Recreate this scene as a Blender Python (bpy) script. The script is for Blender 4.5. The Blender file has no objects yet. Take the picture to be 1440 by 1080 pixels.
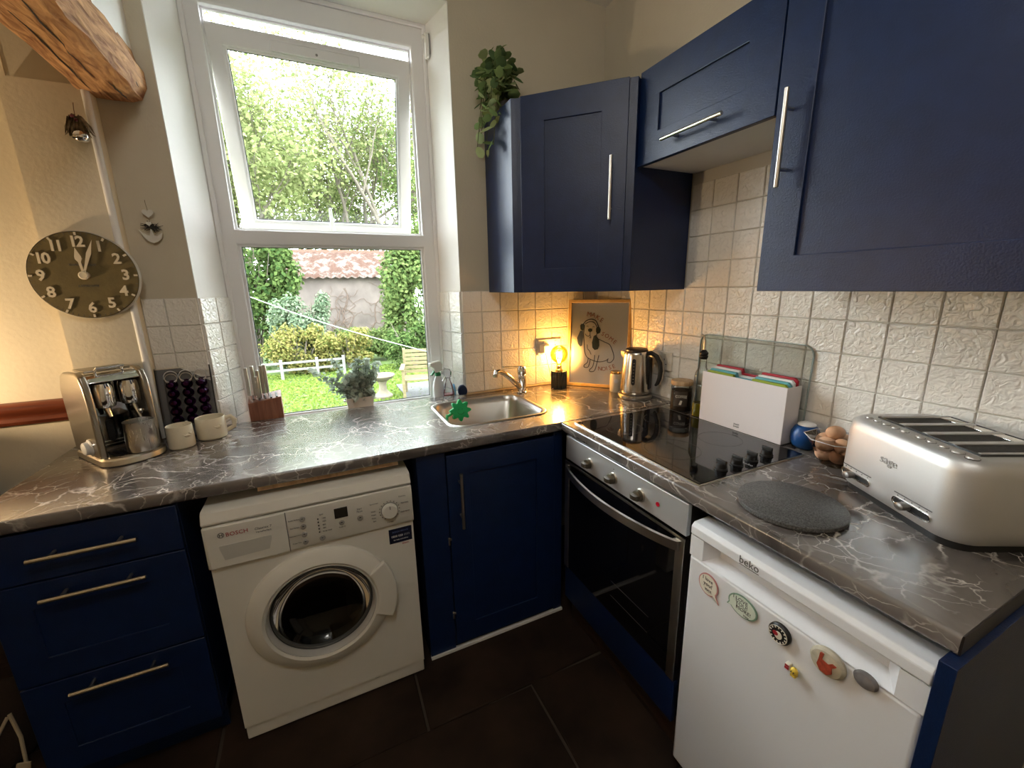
import bpy, bmesh, math, random
import numpy as np
from mathutils import Vector, Matrix, Euler
random.seed(7)
rng = np.random.default_rng(7)
scene = bpy.context.scene
COL = scene.collection
PI = math.pi

# ------------------------------------------------------------------ camera
F_PX, YAW, PITCH, ROLL = 583.2, math.radians(24.79), math.radians(13.27), math.radians(-1.157)
CAM = Vector((-1.4767, -1.995, 1.4621))
_f = Vector((math.sin(YAW)*math.cos(PITCH), math.cos(YAW)*math.cos(PITCH), -math.sin(PITCH)))
_r = Vector((math.cos(YAW), -math.sin(YAW), 0)); _u = _r.cross(_f)
RT = _r*math.cos(ROLL)+_u*math.sin(ROLL); UP = -_r*math.sin(ROLL)+_u*math.cos(ROLL)
cd = bpy.data.cameras.new('camera'); cam = bpy.data.objects.new('camera', cd); COL.objects.link(cam)
cd.sensor_width = 36; cd.lens = F_PX/1440*36; cd.clip_start = .02; cd.clip_end = 300
M = Matrix((RT, UP, -_f)).transposed().to_4x4(); M.translation = CAM
cam.matrix_world = M
scene.camera = cam

def ray(u, v): return RT*((u-720)/F_PX)+UP*((540-v)/F_PX)+_f
def U(u, v, ax, val):
    r = ray(u, v); i = 'xyz'.index(ax)
    return CAM+r*((val-CAM[i])/r[i])
def UPL(u, v, p0, n):
    r = ray(u, v); return CAM+r*((p0-CAM).dot(n)/r.dot(n))

# ------------------------------------------------------------------ world, light, exposure
w = bpy.data.worlds.new('overcast_sky'); scene.world = w; w.use_nodes = True
wn = w.node_tree.nodes; wl = w.node_tree.links
SKY = 9.5
bg = wn['Background']; bg.inputs['Strength'].default_value = SKY
bg.inputs['Color'].default_value = (.90, .95, 1.0, 1)
vs = scene.view_settings
vs.view_transform = 'Standard'; vs.look = 'None'; vs.gamma = 1; vs.use_curve_mapping = False
vs.exposure = 0.95
scene.cycles.max_bounces = 10; scene.cycles.transparent_max_bounces = 24
scene.cycles.sample_clamp_indirect = 6
scene.cycles.caustics_reflective = False; scene.cycles.caustics_refractive = False

# ------------------------------------------------------------------ materials
def nt(name):
    m = bpy.data.materials.new(name); m.use_nodes = True
    t = m.node_tree; return m, t, t.nodes['Principled BSDF'], t.nodes, t.links
def mat(name, col, rough=.5, metal=0, bump=0, bscale=60, spec=.5, coat=0, var=0, vscale=8, trans=0, ior=1.45, alpha=1, aniso=0, sub=0):
    m, t, b, N, L = nt(name)
    b.inputs['Base Color'].default_value = (*col, 1); b.inputs['Roughness'].default_value = rough
    b.inputs['Metallic'].default_value = metal; b.inputs['Specular IOR Level'].default_value = spec
    b.inputs['Coat Weight'].default_value = coat; b.inputs['Coat Roughness'].default_value = .1
    b.inputs['Transmission Weight'].default_value = trans; b.inputs['IOR'].default_value = ior
    b.inputs['Alpha'].default_value = alpha
    if sub: b.inputs['Subsurface Weight'].default_value = sub; b.inputs['Subsurface Radius'].default_value = (.02, .01, .005)
    if bump or var:
        tc = N.new('ShaderNodeTexCoord')
        if bump:
            n = N.new('ShaderNodeTexNoise'); n.inputs['Scale'].default_value = bscale; n.inputs['Detail'].default_value = 4
            L.new(tc.outputs['Object'], n.inputs['Vector'])
            bp = N.new('ShaderNodeBump'); bp.inputs['Strength'].default_value = bump; bp.inputs['Distance'].default_value = .003
            L.new(n.outputs['Fac'], bp.inputs['Height']); L.new(bp.outputs['Normal'], b.inputs['Normal'])
        if var:
            n2 = N.new('ShaderNodeTexNoise'); n2.inputs['Scale'].default_value = vscale; n2.inputs['Detail'].default_value = 5
            L.new(tc.outputs['Object'], n2.inputs['Vector'])
            r = N.new('ShaderNodeValToRGB'); r.color_ramp.elements[0].position = .3; r.color_ramp.elements[1].position = .7
            r.color_ramp.elements[0].color = (*[c*(1-var) for c in col], 1); r.color_ramp.elements[1].color = (*[min(1, c*(1+var)) for c in col], 1)
            L.new(n2.outputs['Fac'], r.inputs['Fac']); L.new(r.outputs['Color'], b.inputs['Base Color'])
    return m
def emit(name, col, s):
    m, t, b, N, L = nt(name)
    b.inputs['Base Color'].default_value = (*col, 1)
    b.inputs['Emission Color'].default_value = (*col, 1); b.inputs['Emission Strength'].default_value = s
    return m
def glassy(name, tint=(1, 1, 1), refl=1.0, rough=.0, fac=None):
    # thin sheet: see-through plus a Fresnel reflection
    m, t, b, N, L = nt(name); N.remove(b)
    tr = N.new('ShaderNodeBsdfTransparent'); tr.inputs['Color'].default_value = (*tint, 1)
    gl = N.new('ShaderNodeBsdfGlossy'); gl.inputs['Roughness'].default_value = rough
    fr = N.new('ShaderNodeFresnel'); fr.inputs['IOR'].default_value = 1.35
    mx = N.new('ShaderNodeMixShader')
    mu = N.new('ShaderNodeMath'); mu.operation = 'MULTIPLY'; mu.inputs[1].default_value = refl
    L.new(fr.outputs['Fac'], mu.inputs[0]); L.new(mu.outputs[0], mx.inputs['Fac'])
    L.new(tr.outputs[0], mx.inputs[1]); L.new(gl.outputs[0], mx.inputs[2])
    L.new(mx.outputs[0], N['Material Output'].inputs['Surface'])
    return m
def marble(name):
    m, t, b, N, L = nt(name)
    tc = N.new('ShaderNodeTexCoord')
    n1 = N.new('ShaderNodeTexNoise'); n1.inputs['Scale'].default_value = 5; n1.inputs['Detail'].default_value = 8; n1.inputs['Distortion'].default_value = .6
    L.new(tc.outputs['Object'], n1.inputs['Vector'])
    cr = N.new('ShaderNodeValToRGB'); e = cr.color_ramp.elements
    e[0].position = .3; e[0].color = (.042, .036, .033, 1); e[1].position = .72; e[1].color = (.20, .175, .158, 1)
    L.new(n1.outputs['Fac'], cr.inputs['Fac'])
    # veins: warped voronoi cell edges, thinned by a second noise
    n2 = N.new('ShaderNodeTexNoise'); n2.inputs['Scale'].default_value = 3.5; n2.inputs['Detail'].default_value = 6
    L.new(tc.outputs['Object'], n2.inputs['Vector'])
    mxv = N.new('ShaderNodeMixRGB'); mxv.blend_type = 'ADD'; mxv.inputs['Fac'].default_value = .35
    L.new(tc.outputs['Object'], mxv.inputs[1]); L.new(n2.outputs['Color'], mxv.inputs[2])
    out = None
    for sc, wd in ((7, .035), (17, .03)):
        vo = N.new('ShaderNodeTexVoronoi'); vo.feature = 'DISTANCE_TO_EDGE'; vo.inputs['Scale'].default_value = sc
        L.new(mxv.outputs[0], vo.inputs['Vector'])
        mr = N.new('ShaderNodeMapRange'); mr.inputs['From Min'].default_value = 0; mr.inputs['From Max'].default_value = wd
        mr.inputs['To Min'].default_value = 1; mr.inputs['To Max'].default_value = 0
        L.new(vo.outputs['Distance'], mr.inputs['Value'])
        n3 = N.new('ShaderNodeTexNoise'); n3.inputs['Scale'].default_value = sc*.6; n3.inputs['Detail'].default_value = 3
        L.new(tc.outputs['Object'], n3.inputs['Vector'])
        m3 = N.new('ShaderNodeMapRange'); m3.inputs['From Min'].default_value = .44; m3.inputs['From Max'].default_value = .62
        L.new(n3.outputs['Fac'], m3.inputs['Value'])
        mu = N.new('ShaderNodeMath'); mu.operation = 'MULTIPLY'; L.new(mr.outputs[0], mu.inputs[0]); L.new(m3.outputs[0], mu.inputs[1])
        if out is None: out = mu
        else:
            ad = N.new('ShaderNodeMath'); ad.operation = 'MAXIMUM'; L.new(out.outputs[0], ad.inputs[0]); L.new(mu.outputs[0], ad.inputs[1]); out = ad
    mx = N.new('ShaderNodeMixRGB'); mx.inputs[2].default_value = (.66, .61, .56, 1)
    sc = N.new('ShaderNodeMath'); sc.operation = 'MULTIPLY'; sc.inputs[1].default_value = .95; L.new(out.outputs[0], sc.inputs[0])
    L.new(sc.outputs[0], mx.inputs['Fac']); L.new(cr.outputs['Color'], mx.inputs[1]); L.new(mx.outputs[0], b.inputs['Base Color'])
    b.inputs['Roughness'].default_value = .24
    n4 = N.new('ShaderNodeTexNoise'); n4.inputs['Scale'].default_value = 120
    L.new(tc.outputs['Object'], n4.inputs['Vector'])
    bp = N.new('ShaderNodeBump'); bp.inputs['Strength'].default_value = .12; bp.inputs['Distance'].default_value = .002
    L.new(n4.outputs['Fac'], bp.inputs['Height']); L.new(bp.outputs['Normal'], b.inputs['Normal'])
    b.inputs['Specular IOR Level'].default_value = .7; b.inputs['Coat Weight'].default_value = .6; b.inputs['Coat Roughness'].default_value = .16
    return m
def tilemat(name):
    m, t, b, N, L = nt(name)
    tc = N.new('ShaderNodeTexCoord'); oi = N.new('ShaderNodeObjectInfo')
    ad = N.new('ShaderNodeVectorMath'); ad.operation = 'ADD'
    cm = N.new('ShaderNodeCombineXYZ'); ml = N.new('ShaderNodeMath'); ml.operation = 'MULTIPLY'; ml.inputs[1].default_value = 31
    L.new(oi.outputs['Random'], ml.inputs[0]); L.new(ml.outputs[0], cm.inputs[0]); L.new(ml.outputs[0], cm.inputs[2])
    L.new(tc.outputs['Object'], ad.inputs[0]); L.new(cm.outputs[0], ad.inputs[1])
    n = N.new('ShaderNodeTexNoise'); n.inputs['Scale'].default_value = 55; n.inputs['Detail'].default_value = 1.5; n.inputs['Distortion'].default_value = 1.2
    L.new(ad.outputs[0], n.inputs['Vector'])
    bp = N.new('ShaderNodeBump'); bp.inputs['Strength'].default_value = .8; bp.inputs['Distance'].default_value = .005
    L.new(n.outputs['Fac'], bp.inputs['Height']); L.new(bp.outputs['Normal'], b.inputs['Normal'])
    b.inputs['Base Color'].default_value = (.80, .77, .71, 1); b.inputs['Roughness'].default_value = .22
    return m
def woodmat(name, c0, c1, rough=.6, sc=(1, 9, 9), scale=6, bump=.3):
    m, t, b, N, L = nt(name)
    tc = N.new('ShaderNodeTexCoord'); mp = N.new('ShaderNodeMapping'); mp.inputs['Scale'].default_value = sc
    L.new(tc.outputs['Object'], mp.inputs['Vector'])
    n = N.new('ShaderNodeTexNoise'); n.inputs['Scale'].default_value = scale; n.inputs['Detail'].default_value = 8; n.inputs['Distortion'].default_value = 1.0
    L.new(mp.outputs[0], n.inputs['Vector'])
    r = N.new('ShaderNodeValToRGB'); r.color_ramp.elements[0].position = .32; r.color_ramp.elements[1].position = .68
    r.color_ramp.elements[0].color = (*c0, 1); r.color_ramp.elements[1].color = (*c1, 1)
    L.new(n.outputs['Fac'], r.inputs['Fac']); L.new(r.outputs['Color'], b.inputs['Base Color'])
    bp = N.new('ShaderNodeBump'); bp.inputs['Strength'].default_value = bump; bp.inputs['Distance'].default_value = .006
    L.new(n.outputs['Fac'], bp.inputs['Height']); L.new(bp.outputs['Normal'], b.inputs['Normal'])
    b.inputs['Roughness'].default_value = rough
    return m
def brushed(name, col, rough, axis=(1, 1, 120)):
    m, t, b, N, L = nt(name)
    tc = N.new('ShaderNodeTexCoord'); mp = N.new('ShaderNodeMapping'); mp.inputs['Scale'].default_value = axis
    L.new(tc.outputs['Object'], mp.inputs['Vector'])
    n = N.new('ShaderNodeTexNoise'); n.inputs['Scale'].default_value = 8; n.inputs['Detail'].default_value = 2
    L.new(mp.outputs[0], n.inputs['Vector'])
    mr = N.new('ShaderNodeMapRange'); mr.inputs['To Min'].default_value = rough*.8; mr.inputs['To Max'].default_value = rough*1.3
    L.new(n.outputs['Fac'], mr.inputs['Value']); L.new(mr.outputs[0], b.inputs['Roughness'])
    b.inputs['Base Color'].default_value = (*col, 1); b.inputs['Metallic'].default_value = 1
    return m
def leafmat(name, c0, c1, tr=.45):
    m, t, b, N, L = nt(name); N.remove(b)
    g = N.new('ShaderNodeNewGeometry'); r = N.new('ShaderNodeValToRGB')
    r.color_ramp.elements[0].color = (*c0, 1); r.color_ramp.elements[1].color = (*c1, 1)
    L.new(g.outputs['Random Per Island'], r.inputs['Fac'])
    d = N.new('ShaderNodeBsdfDiffuse'); tl = N.new('ShaderNodeBsdfTranslucent'); mx = N.new('ShaderNodeMixShader'); mx.inputs['Fac'].default_value = tr
    L.new(r.outputs['Color'], d.inputs['Color']); L.new(r.outputs['Color'], tl.inputs['Color'])
    L.new(d.outputs[0], mx.inputs[1]); L.new(tl.outputs[0], mx.inputs[2]); L.new(mx.outputs[0], N['Material Output'].inputs['Surface'])
    return m

navy = mat('navy_paint', (.0036, .0140, .058), .36, bump=.25, bscale=260, var=.12, vscale=20)
worktop_m = marble('dark_marble_laminate')
tile_m = tilemat('glazed_tile')
grout_m = mat('grout', (.60, .57, .51), .9)
wall_m = mat('taupe_wall_paint', (.57, .51, .395), .85, bump=.25, bscale=90, var=.06, vscale=3)
cream_wall_m = mat('cream_wall_paint', (.74, .65, .49), .85, bump=.3, bscale=70, var=.05, vscale=3)
white_paint = mat('white_paint', (.80, .79, .77), .6, bump=.12, bscale=50, var=.04, vscale=4)
ceil_m = mat('ceiling_paint', (.78, .77, .74), .9)
upvc = mat('white_upvc', (.80, .79, .79), .35)
seal_m = mat('black_seal', (.02, .02, .02), .7)
glass_m = glassy('window_glass', (.98, 1, .99), .8)
clear_m = glassy('clear_glass', (.96, .98, .97), .8)
acrylic_m = glassy('clear_acrylic', (.86, .88, .88), 1.6)
steel = brushed('brushed_steel', (.60, .57, .53), .30)
steel_h = mat('satin_steel', (.66, .62, .55), .28, 1)
chrome = mat('chrome', (.82, .82, .82), .07, 1)
black_glass = mat('black_glass', (.004, .004, .005), .04, spec=.6)
black_p = mat('black_plastic', (.012, .012, .012), .4)
grey_p = mat('grey_plastic', (.25, .24, .23), .45)
white_app = mat('white_enamel', (.70, .68, .62), .28)
fridge_m = mat('fridge_white', (.76, .78, .82), .3, bump=.05, bscale=200)
cream_c = mat('cream_ceramic', (.74, .66, .50), .3, var=.04, vscale=30)
print_grey = mat('print_grey', (.10, .10, .10), .6)
print_red = mat('print_red', (.35, .02, .03), .5)
oak = woodmat('light_wood', (.42, .27, .14), (.62, .44, .26), .55, (9, 9, 1))
beam_m = woodmat('rough_beam_wood', (.22, .085, .030), (.66, .36, .16), .85, (10, 1.6, 10), 6, 1.0)
dado_m = woodmat('mahogany', (.10, .022, .010), (.20, .050, .020), .3, (1, 8, 8))
dark_wood = woodmat('dark_wood', (.02, .011, .007), (.05, .028, .017), .5)
slate = mat('dark_flagstone', (.024, .014, .009), .8, spec=.2, bump=.5, bscale=14, var=.5, vscale=5)
joint_m = mat('stone_joint', (.06, .045, .032), .9)

# ------------------------------------------------------------------ mesh builder
class MB:
    def __init__(s): s.v = []; s.f = []
    def add(s, vs_, fs):
        o = len(s.v); s.v += [tuple(p) for p in vs_]; s.f += [tuple(i+o for i in f) for f in fs]; return s
    def box(s, x0, y0, z0, x1, y1, z1):
        x0, x1 = min(x0, x1), max(x0, x1); y0, y1 = min(y0, y1), max(y0, y1); z0, z1 = min(z0, z1), max(z0, z1)
        return s.add([(x0, y0, z0), (x1, y0, z0), (x1, y1, z0), (x0, y1, z0), (x0, y0, z1), (x1, y0, z1), (x1, y1, z1), (x0, y1, z1)],
                     [(0, 3, 2, 1), (4, 5, 6, 7), (0, 1, 5, 4), (1, 2, 6, 5), (2, 3, 7, 6), (3, 0, 4, 7)])
    def prism(s, poly, h0, h1, plane='xy'):
        n = len(poly)
        mp = {'xy': lambda a, b, h: (a, b, h), 'xz': lambda a, b, h: (a, h, b), 'yz': lambda a, b, h: (h, a, b)}[plane]
        vs_ = [mp(a, b, h0) for a, b in poly]+[mp(a, b, h1) for a, b in poly]
        return s.add(vs_, [tuple(range(n))[::-1], tuple(range(n, 2*n))]+[(i, (i+1) % n, n+(i+1) % n, n+i) for i in range(n)])
    def ring(s, outer, inner, h0, h1, plane='xy'):
        n = len(outer)
        mp = {'xy': lambda a, b, h: (a, b, h), 'xz': lambda a, b, h: (a, h, b), 'yz': lambda a, b, h: (h, a, b)}[plane]
        vs_ = [mp(*p, h0) for p in outer]+[mp(*p, h0) for p in inner]+[mp(*p, h1) for p in outer]+[mp(*p, h1) for p in inner]
        fs = []
        for i in range(n):
            j = (i+1) % n
            fs += [(i, j, n+j, n+i), (2*n+i, 3*n+i, 3*n+j, 2*n+j), (i, 2*n+i, 2*n+j, j), (n+i, n+j, 3*n+j, 3*n+i)]
        return s.add(vs_, fs)
    def lathe(s, prof, seg=32, c=(0, 0, 0), axis='z', a0=0, a1=2*PI, caps=True):
        full = abs(a1-a0-2*PI) < 1e-6; m = seg if full else seg+1
        vs_ = []
        for r, z in prof:
            for i in range(m):
                a = a0+(a1-a0)*i/seg; x, y = r*math.cos(a), r*math.sin(a)
                p = {'z': (x, y, z), 'y': (x, z, y), 'x': (z, x, y)}[axis]
                vs_.append((p[0]+c[0], p[1]+c[1], p[2]+c[2]))
        fs = []
        for k in range(len(prof)-1):
            for i in range(seg):
                j = (i+1) % m
                fs.append((k*m+i, k*m+j, (k+1)*m+j, (k+1)*m+i))
        if caps:
            if prof[0][0] > 1e-6: fs.append(tuple(range(m))[::-1])
            if prof[-1][0] > 1e-6: fs.append(tuple(range((len(prof)-1)*m, len(prof)*m)))
        return s.add(vs_, fs)
    def cyl(s, c, r, h, axis='z', seg=24, r2=None):
        return s.lathe([(r, 0), (r if r2 is None else r2, h)], seg, c, axis)
    def sphere(s, c, rx, ry=None, rz=None, seg=20, rings=12):
        ry = ry or rx; rz = rz or rx; vs_ = []; fs = []
        for k in range(rings+1):
            t = PI*k/rings
            for i in range(seg):
                a = 2*PI*i/seg; vs_.append((c[0]+rx*math.sin(t)*math.cos(a), c[1]+ry*math.sin(t)*math.sin(a), c[2]-rz*math.cos(t)))
        for k in range(rings):
            for i in range(seg):
                j = (i+1) % seg; fs.append((k*seg+i, k*seg+j, (k+1)*seg+j, (k+1)*seg+i))
        return s.add(vs_, fs)
    def tube(s, path, r, seg=10, closed=False, flat=1.0):
        pts = [Vector(p) for p in path]; n = len(pts)
        rs = r if isinstance(r, (list, tuple)) else [r]*n
        vs_ = []; up = None
        for i, p in enumerate(pts):
            a = pts[(i-1) % n] if (closed or i > 0) else p; b = pts[(i+1) % n] if (closed or i < n-1) else p
            t = (b-a); t = t.normalized() if t.length > 1e-9 else Vector((0, 0, 1))
            if up is None: up = Vector((0, 0, 1)) if abs(t.z) < .9 else Vector((1, 0, 0))
            sd = t.cross(up)
            if sd.length < 1e-5: sd = t.orthogonal()
            sd.normalize(); up = sd.cross(t).normalized()
            for k in range(seg):
                q = 2*PI*k/seg; vs_.append(p+(sd*math.cos(q)+up*math.sin(q)*flat)*rs[i])
        fs = []
        for i in range(n if closed else n-1):
            for k in range(seg):
                l = (k+1) % seg; j = (i+1) % n
                fs.append((i*seg+k, i*seg+l, j*seg+l, j*seg+k))
        if not closed: fs += [tuple(range(seg))[::-1], tuple(range((n-1)*seg, n*seg))]
        return s.add(vs_, fs)
    def loft(s, rings_, cap0=True, cap1=True):
        n = len(rings_[0]); vs_ = [p for rg in rings_ for p in rg]; fs = []
        for k in range(len(rings_)-1):
            for i in range(n):
                j = (i+1) % n; fs.append((k*n+i, k*n+j, (k+1)*n+j, (k+1)*n+i))
        if cap0: fs.append(tuple(range(n))[::-1])
        if cap1: fs.append(tuple(range((len(rings_)-1)*n, len(rings_)*n)))
        return s.add(vs_, fs)
    def xf(s, m, start=0):
        s.v[start:] = [tuple(m @ Vector(p)) for p in s.v[start:]]; return s
    def mesh(s, name, ang=38, smooth=True):
        me = bpy.data.meshes.new(name); me.from_pydata(s.v, [], s.f)
        bm = bmesh.new(); bm.from_mesh(me)
        bmesh.ops.remove_doubles(bm, verts=bm.verts, dist=1e-6)
        bmesh.ops.recalc_face_normals(bm, faces=bm.faces); bm.to_mesh(me); bm.free()
        if smooth:
            me.shade_smooth(); me.set_sharp_from_angle(angle=math.radians(ang))
        return me
    def build(s, name, m, parent=None, bev=0, seg=2, ang=38, loc=None, rot=None, smooth=True):
        return link(name, s.mesh(name, ang, smooth), m, parent, bev, seg, loc, rot)
def link(name, me, m, parent=None, bev=0, seg=2, loc=None, rot=None):
    if m is not None and not me.materials: me.materials.append(m)
    o = bpy.data.objects.new(name, me); COL.objects.link(o)
    if parent is not None: o.parent = parent
    if loc is not None: o.location = loc
    if rot is not None: o.rotation_euler = rot
    if bev:
        b = o.modifiers.new('bevel', 'BEVEL'); b.width = bev; b.segments = seg; b.limit_method = 'ANGLE'; b.angle_limit = math.radians(40)
    return o
def tag(o, label, cat=None, group=None, kind=None):
    if label: o['label'] = label
    if cat: o['category'] = cat
    if group: o['group'] = group
    if kind: o['kind'] = kind
    return o
def thing(name, label, cat, loc=(0, 0, 0), rz=0, group=None, rot=None):
    o = bpy.data.objects.new(name, None); COL.objects.link(o); o.empty_display_size = .05
    o.location = loc; o.rotation_euler = rot or (0, 0, rz)
    return tag(o, label, cat, group)
def copy_tree(o, parent=None):
    c = o.copy(); COL.objects.link(c)
    if parent is not None: c.parent = parent
    for ch in list(o.children): copy_tree(ch, c)
    return c
def B(x0, y0, z0, x1, y1, z1): return MB().box(x0, y0, z0, x1, y1, z1)
def rr(x0, y0, x1, y1, r, n=5):
    out = []
    for cx, cy, a in ((x1-r, y1-r, 0), (x0+r, y1-r, 90), (x0+r, y0+r, 180), (x1-r, y0+r, 270)):
        for k in range(n+1):
            t = math.radians(a+90*k/n); out.append((cx+r*math.cos(t), cy+r*math.sin(t)))
    return out
def circ(cx, cy, r, n=32, ry=None): return [(cx+r*math.cos(2*PI*k/n), cy+(ry or r)*math.sin(2*PI*k/n)) for k in range(n)]
def text(name, s, size, m, parent, loc, rot, ext=.0004, sx=1, align='CENTER', spacing=1.0, bold=0):
    c = bpy.data.curves.new(name, 'FONT'); c.body = s; c.size = size; c.extrude = ext; c.align_x = align; c.align_y = 'CENTER'; c.resolution_u = 2
    c.space_character = spacing; c.offset = bold
    t = bpy.data.objects.new(name, c); COL.objects.link(t)
    dg = bpy.context.evaluated_depsgraph_get(); me = bpy.data.meshes.new_from_object(t.evaluated_get(dg))
    bpy.data.objects.remove(t); bpy.data.curves.remove(c)
    me.materials.clear()
    o = link(name, me, m, parent, loc=loc, rot=rot); o.scale = (sx, 1, 1)
    return o
RF = (PI/2, 0, 0)            # lettering on a face that looks towards -y
RX = (PI/2, 0, -PI/2)        # lettering on a face that looks towards -x
def bar_handle(parent, L, horiz, loc, r=.006, out=.032, name='handle'):
    # front looks to local -y; loc = centre on the door face
    m = MB(); h = L/2
    ax = lambda a, d: (a, -d, 0) if horiz else (0, -d, a)
    m.tube([ax(-h, out), ax(h, out)], r, 12)
    for a in (-h*.62, h*.62): m.tube([ax(a, -.001), ax(a, out)], r*.75, 10)
    return m.build(name, steel_h, parent, loc=loc)
def shaker(name, wd, ht, parent, loc, rz=0, th=.02, st=.085, rec=.008, m=None, label=None):
    # origin at lower left corner of the door's back; front looks to local -y
    m = m or navy; mb = MB()
    o4 = [(0, 0), (wd, 0), (wd, ht), (0, ht)]; i4 = [(st, st), (wd-st, st), (wd-st, ht-st), (st, ht-st)]
    mb.ring(o4, i4, 0, -th, 'xz')
    d = mb.build(name, m, parent, bev=.0015, loc=loc, rot=(0, 0, rz))
    B(st-.004, -th+rec, st-.004, wd-st+.004, -.002, ht-st+.004).build('panel', m, d)
    return d
# ================================================================== THE ROOM
H, T = .917, .037             # worktop height and thickness
YF, XF = -.62, -.624          # worktop fronts
TOPW = 2.645                  # window head
def struct(o, label): return tag(o, label, kind='structure')
wb = MB()
wb.prism([(-4.7, 0), (-1.8864, 0), (-1.8185, .204), (-1.8185, .35), (-4.7, .35)], -.5, 2.8)
wb.prism([(-.8217, 0), (.25, 0), (.25, .35), (-.8697, .35), (-.8697, .204)], -.5, 2.8)
wb.prism([(-1.8864, 0), (-.8217, 0), (-.8697, .204), (-.8697, .35), (-1.8185, .35), (-1.8185, .204)], TOPW, 2.8)
wb.prism([(-1.8864, 0), (-.8217, 0), (-.8697, .204), (-.8697, .35), (-1.8185, .35), (-1.8185, .204)], -.5, .80)
wall_back = struct(wb.build('wall_back', wall_m, smooth=False), 'taupe painted wall around the window')
wall_right = struct(B(0, -3.6, -.1, .25, 0, 2.8).build('wall_right', wall_m, smooth=False), 'taupe painted wall behind the wall cabinets')
wall_front = struct(B(-4.7, -3.75, -.1, .25, -3.6, 2.8).build('wall_front', cream_wall_m, smooth=False), 'cream wall behind the viewer')
wall_left = struct(B(-4.85, -3.75, -.1, -4.7, .35, 2.8).build('wall_left', cream_wall_m, smooth=False), 'cream end wall of the next room')
ceiling = struct(B(-4.85, -3.75, 2.8, .25, .35, 2.92).build('ceiling', ceil_m, smooth=False), 'white plaster ceiling')
NIB = -.060
nb = MB().prism([(-2.265, 0), (-2.265, NIB), (-2.075, NIB), (-2.064, NIB+.004), (-2.058, NIB+.014), (-2.058, 0)], 0, 2.11)
wall_nib = struct(nb.build('wall_nib', cream_wall_m, ang=60), 'cream wall nib under the oak beam, clock hung on it')
edge = MB().tube([(-2.067, NIB+.006, .92), (-2.067, NIB+.006, 2.10)], .011, 10)
edge.build('corner_bead', white_paint, wall_nib)
wp = B(-2.075, -3.6, 2.215, -1.937, 0, 2.8).build('wall_partition', white_paint, smooth=False); struct(wp, 'white painted wall resting on the oak beam')
# cream facing of the next room, left of the nib
cr = B(-4.7, -.004, 0, -2.265, 0, 2.8).build('wall_facing', cream_wall_m, smooth=False); struct(cr, 'warm cream wall of the next room above the dado rail')

# white reveals of the window (splayed sides and head)
for nm, a, b in (('l', (-1.8864, 0), (-1.8185, .204)), ('r', (-.8217, 0), (-.8697, .204))):
    s = 1 if nm == 'l' else -1
    rv = MB().prism([a, b, (b[0]+s*.003, b[1]), (a[0]+s*.003, a[1]-.001)], .80, TOPW); rv.build('reveal_lining', white_paint, wall_back, smooth=False)
MB().prism([(-1.885, -.001), (-.823, -.001), (-.871, .204), (-1.817, .204)], TOPW-.004, TOPW).build('reveal_lining', white_paint, wall_back, smooth=False)
B(-1.86, .03, .80, -.85, .204, .806).build('window_board', white_paint, wall_back, smooth=False)

# tiles -------------------------------------------------------------
_tc = {}
def tile(parent, wd, ht, loc, rz):
    k = (round(wd, 4), round(ht, 4))
    if k not in _tc:
        a, b = wd/2, ht/2; c = .0022; t = .006
        rg = [[(-a, 0, -b), (a, 0, -b), (a, 0, b), (-a, 0, b)], [(-a, -t+c, -b), (a, -t+c, -b), (a, -t+c, b), (-a, -t+c, b)],
              [(-a+c, -t, -b+c), (a-c, -t, -b+c), (a-c, -t, b-c), (-a+c, -t, b-c)]]
        me = MB().loft(rg).mesh('tile', 25); me.materials.append(tile_m); _tc[k] = me
    o = bpy.data.objects.new('tile', _tc[k]); COL.objects.link(o); o.parent = parent; o.location = loc; o.rotation_euler = (0, 0, rz)
Z0, PZ, PX, PY, G = .9275, .1029, .1021, .1056, .003
for k in range(-4, 15):                            # right wall, y = -.4234 - k*PY
    y1 = -.4234-k*PY; y0 = y1-PY
    for r in range(0, 10):
        z = Z0+(r+.5)*PZ
        if r >= 5 and not (y0 < -.64 and y1 > -1.19): continue
        if r == 9: continue
        tile(wall_right, PY-G, PZ-G, (-.003, (y0+y1)/2, z), -PI/2)
for k in range(8):
    for r in range(5): tile(wall_back, PX-G, PZ-G, (-.8217+(k+.5)*PX, -.003, Z0+(r+.5)*PZ), 0)
for r in range(5):
    tile(wall_back, PX-G, PZ-G, (-1.8864-.5*PX, -.003, Z0+(r+.5)*PZ), 0)
    tile(wall_back, .0696-G, PZ-G, (-1.8864-PX-.0348, -.003, Z0+(r+.5)*PZ), 0)
for a, b in ((Vector((-1.8864, 0)), Vector((-1.8185, .204))), (Vector((-.8697, .204)), Vector((-.8217, 0)))):
    d = (b-a); L_ = d.length; d.normalize(); n = Vector((d.y, -d.x)); ang = math.atan2(d.y, d.x)
    for r in range(-1, 5):
        for k in range(2):
            wd = L_/2; c = a+d*(wd*(k+.5))+n*.003; tile(wall_back, wd-G, PZ-G, (c.x, c.y, Z0+(r+.5)*PZ), ang)
B(-.0035, -2.01, .915, 0, 0, 1.443).build('grout', grout_m, wall_right, smooth=False)
B(-.0034, -1.20, 1.443, 0, -.63, 1.90).build('grout', grout_m, wall_right, smooth=False)
B(-.8217, -.0035, .915, 0, 0, 1.443).build('grout', grout_m, wall_back, smooth=False)
B(-2.058, -.0035, .915, -1.8864, 0, 1.443).build('grout', grout_m, wall_back, smooth=False)
# sealant lines along the worktop
B(-.82, -.012, H, -.02, -.003, H+.010).build('sealant_strip', mat('sealant', (.55, .43, .28), .5), wall_back, bev=.003)

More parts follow.
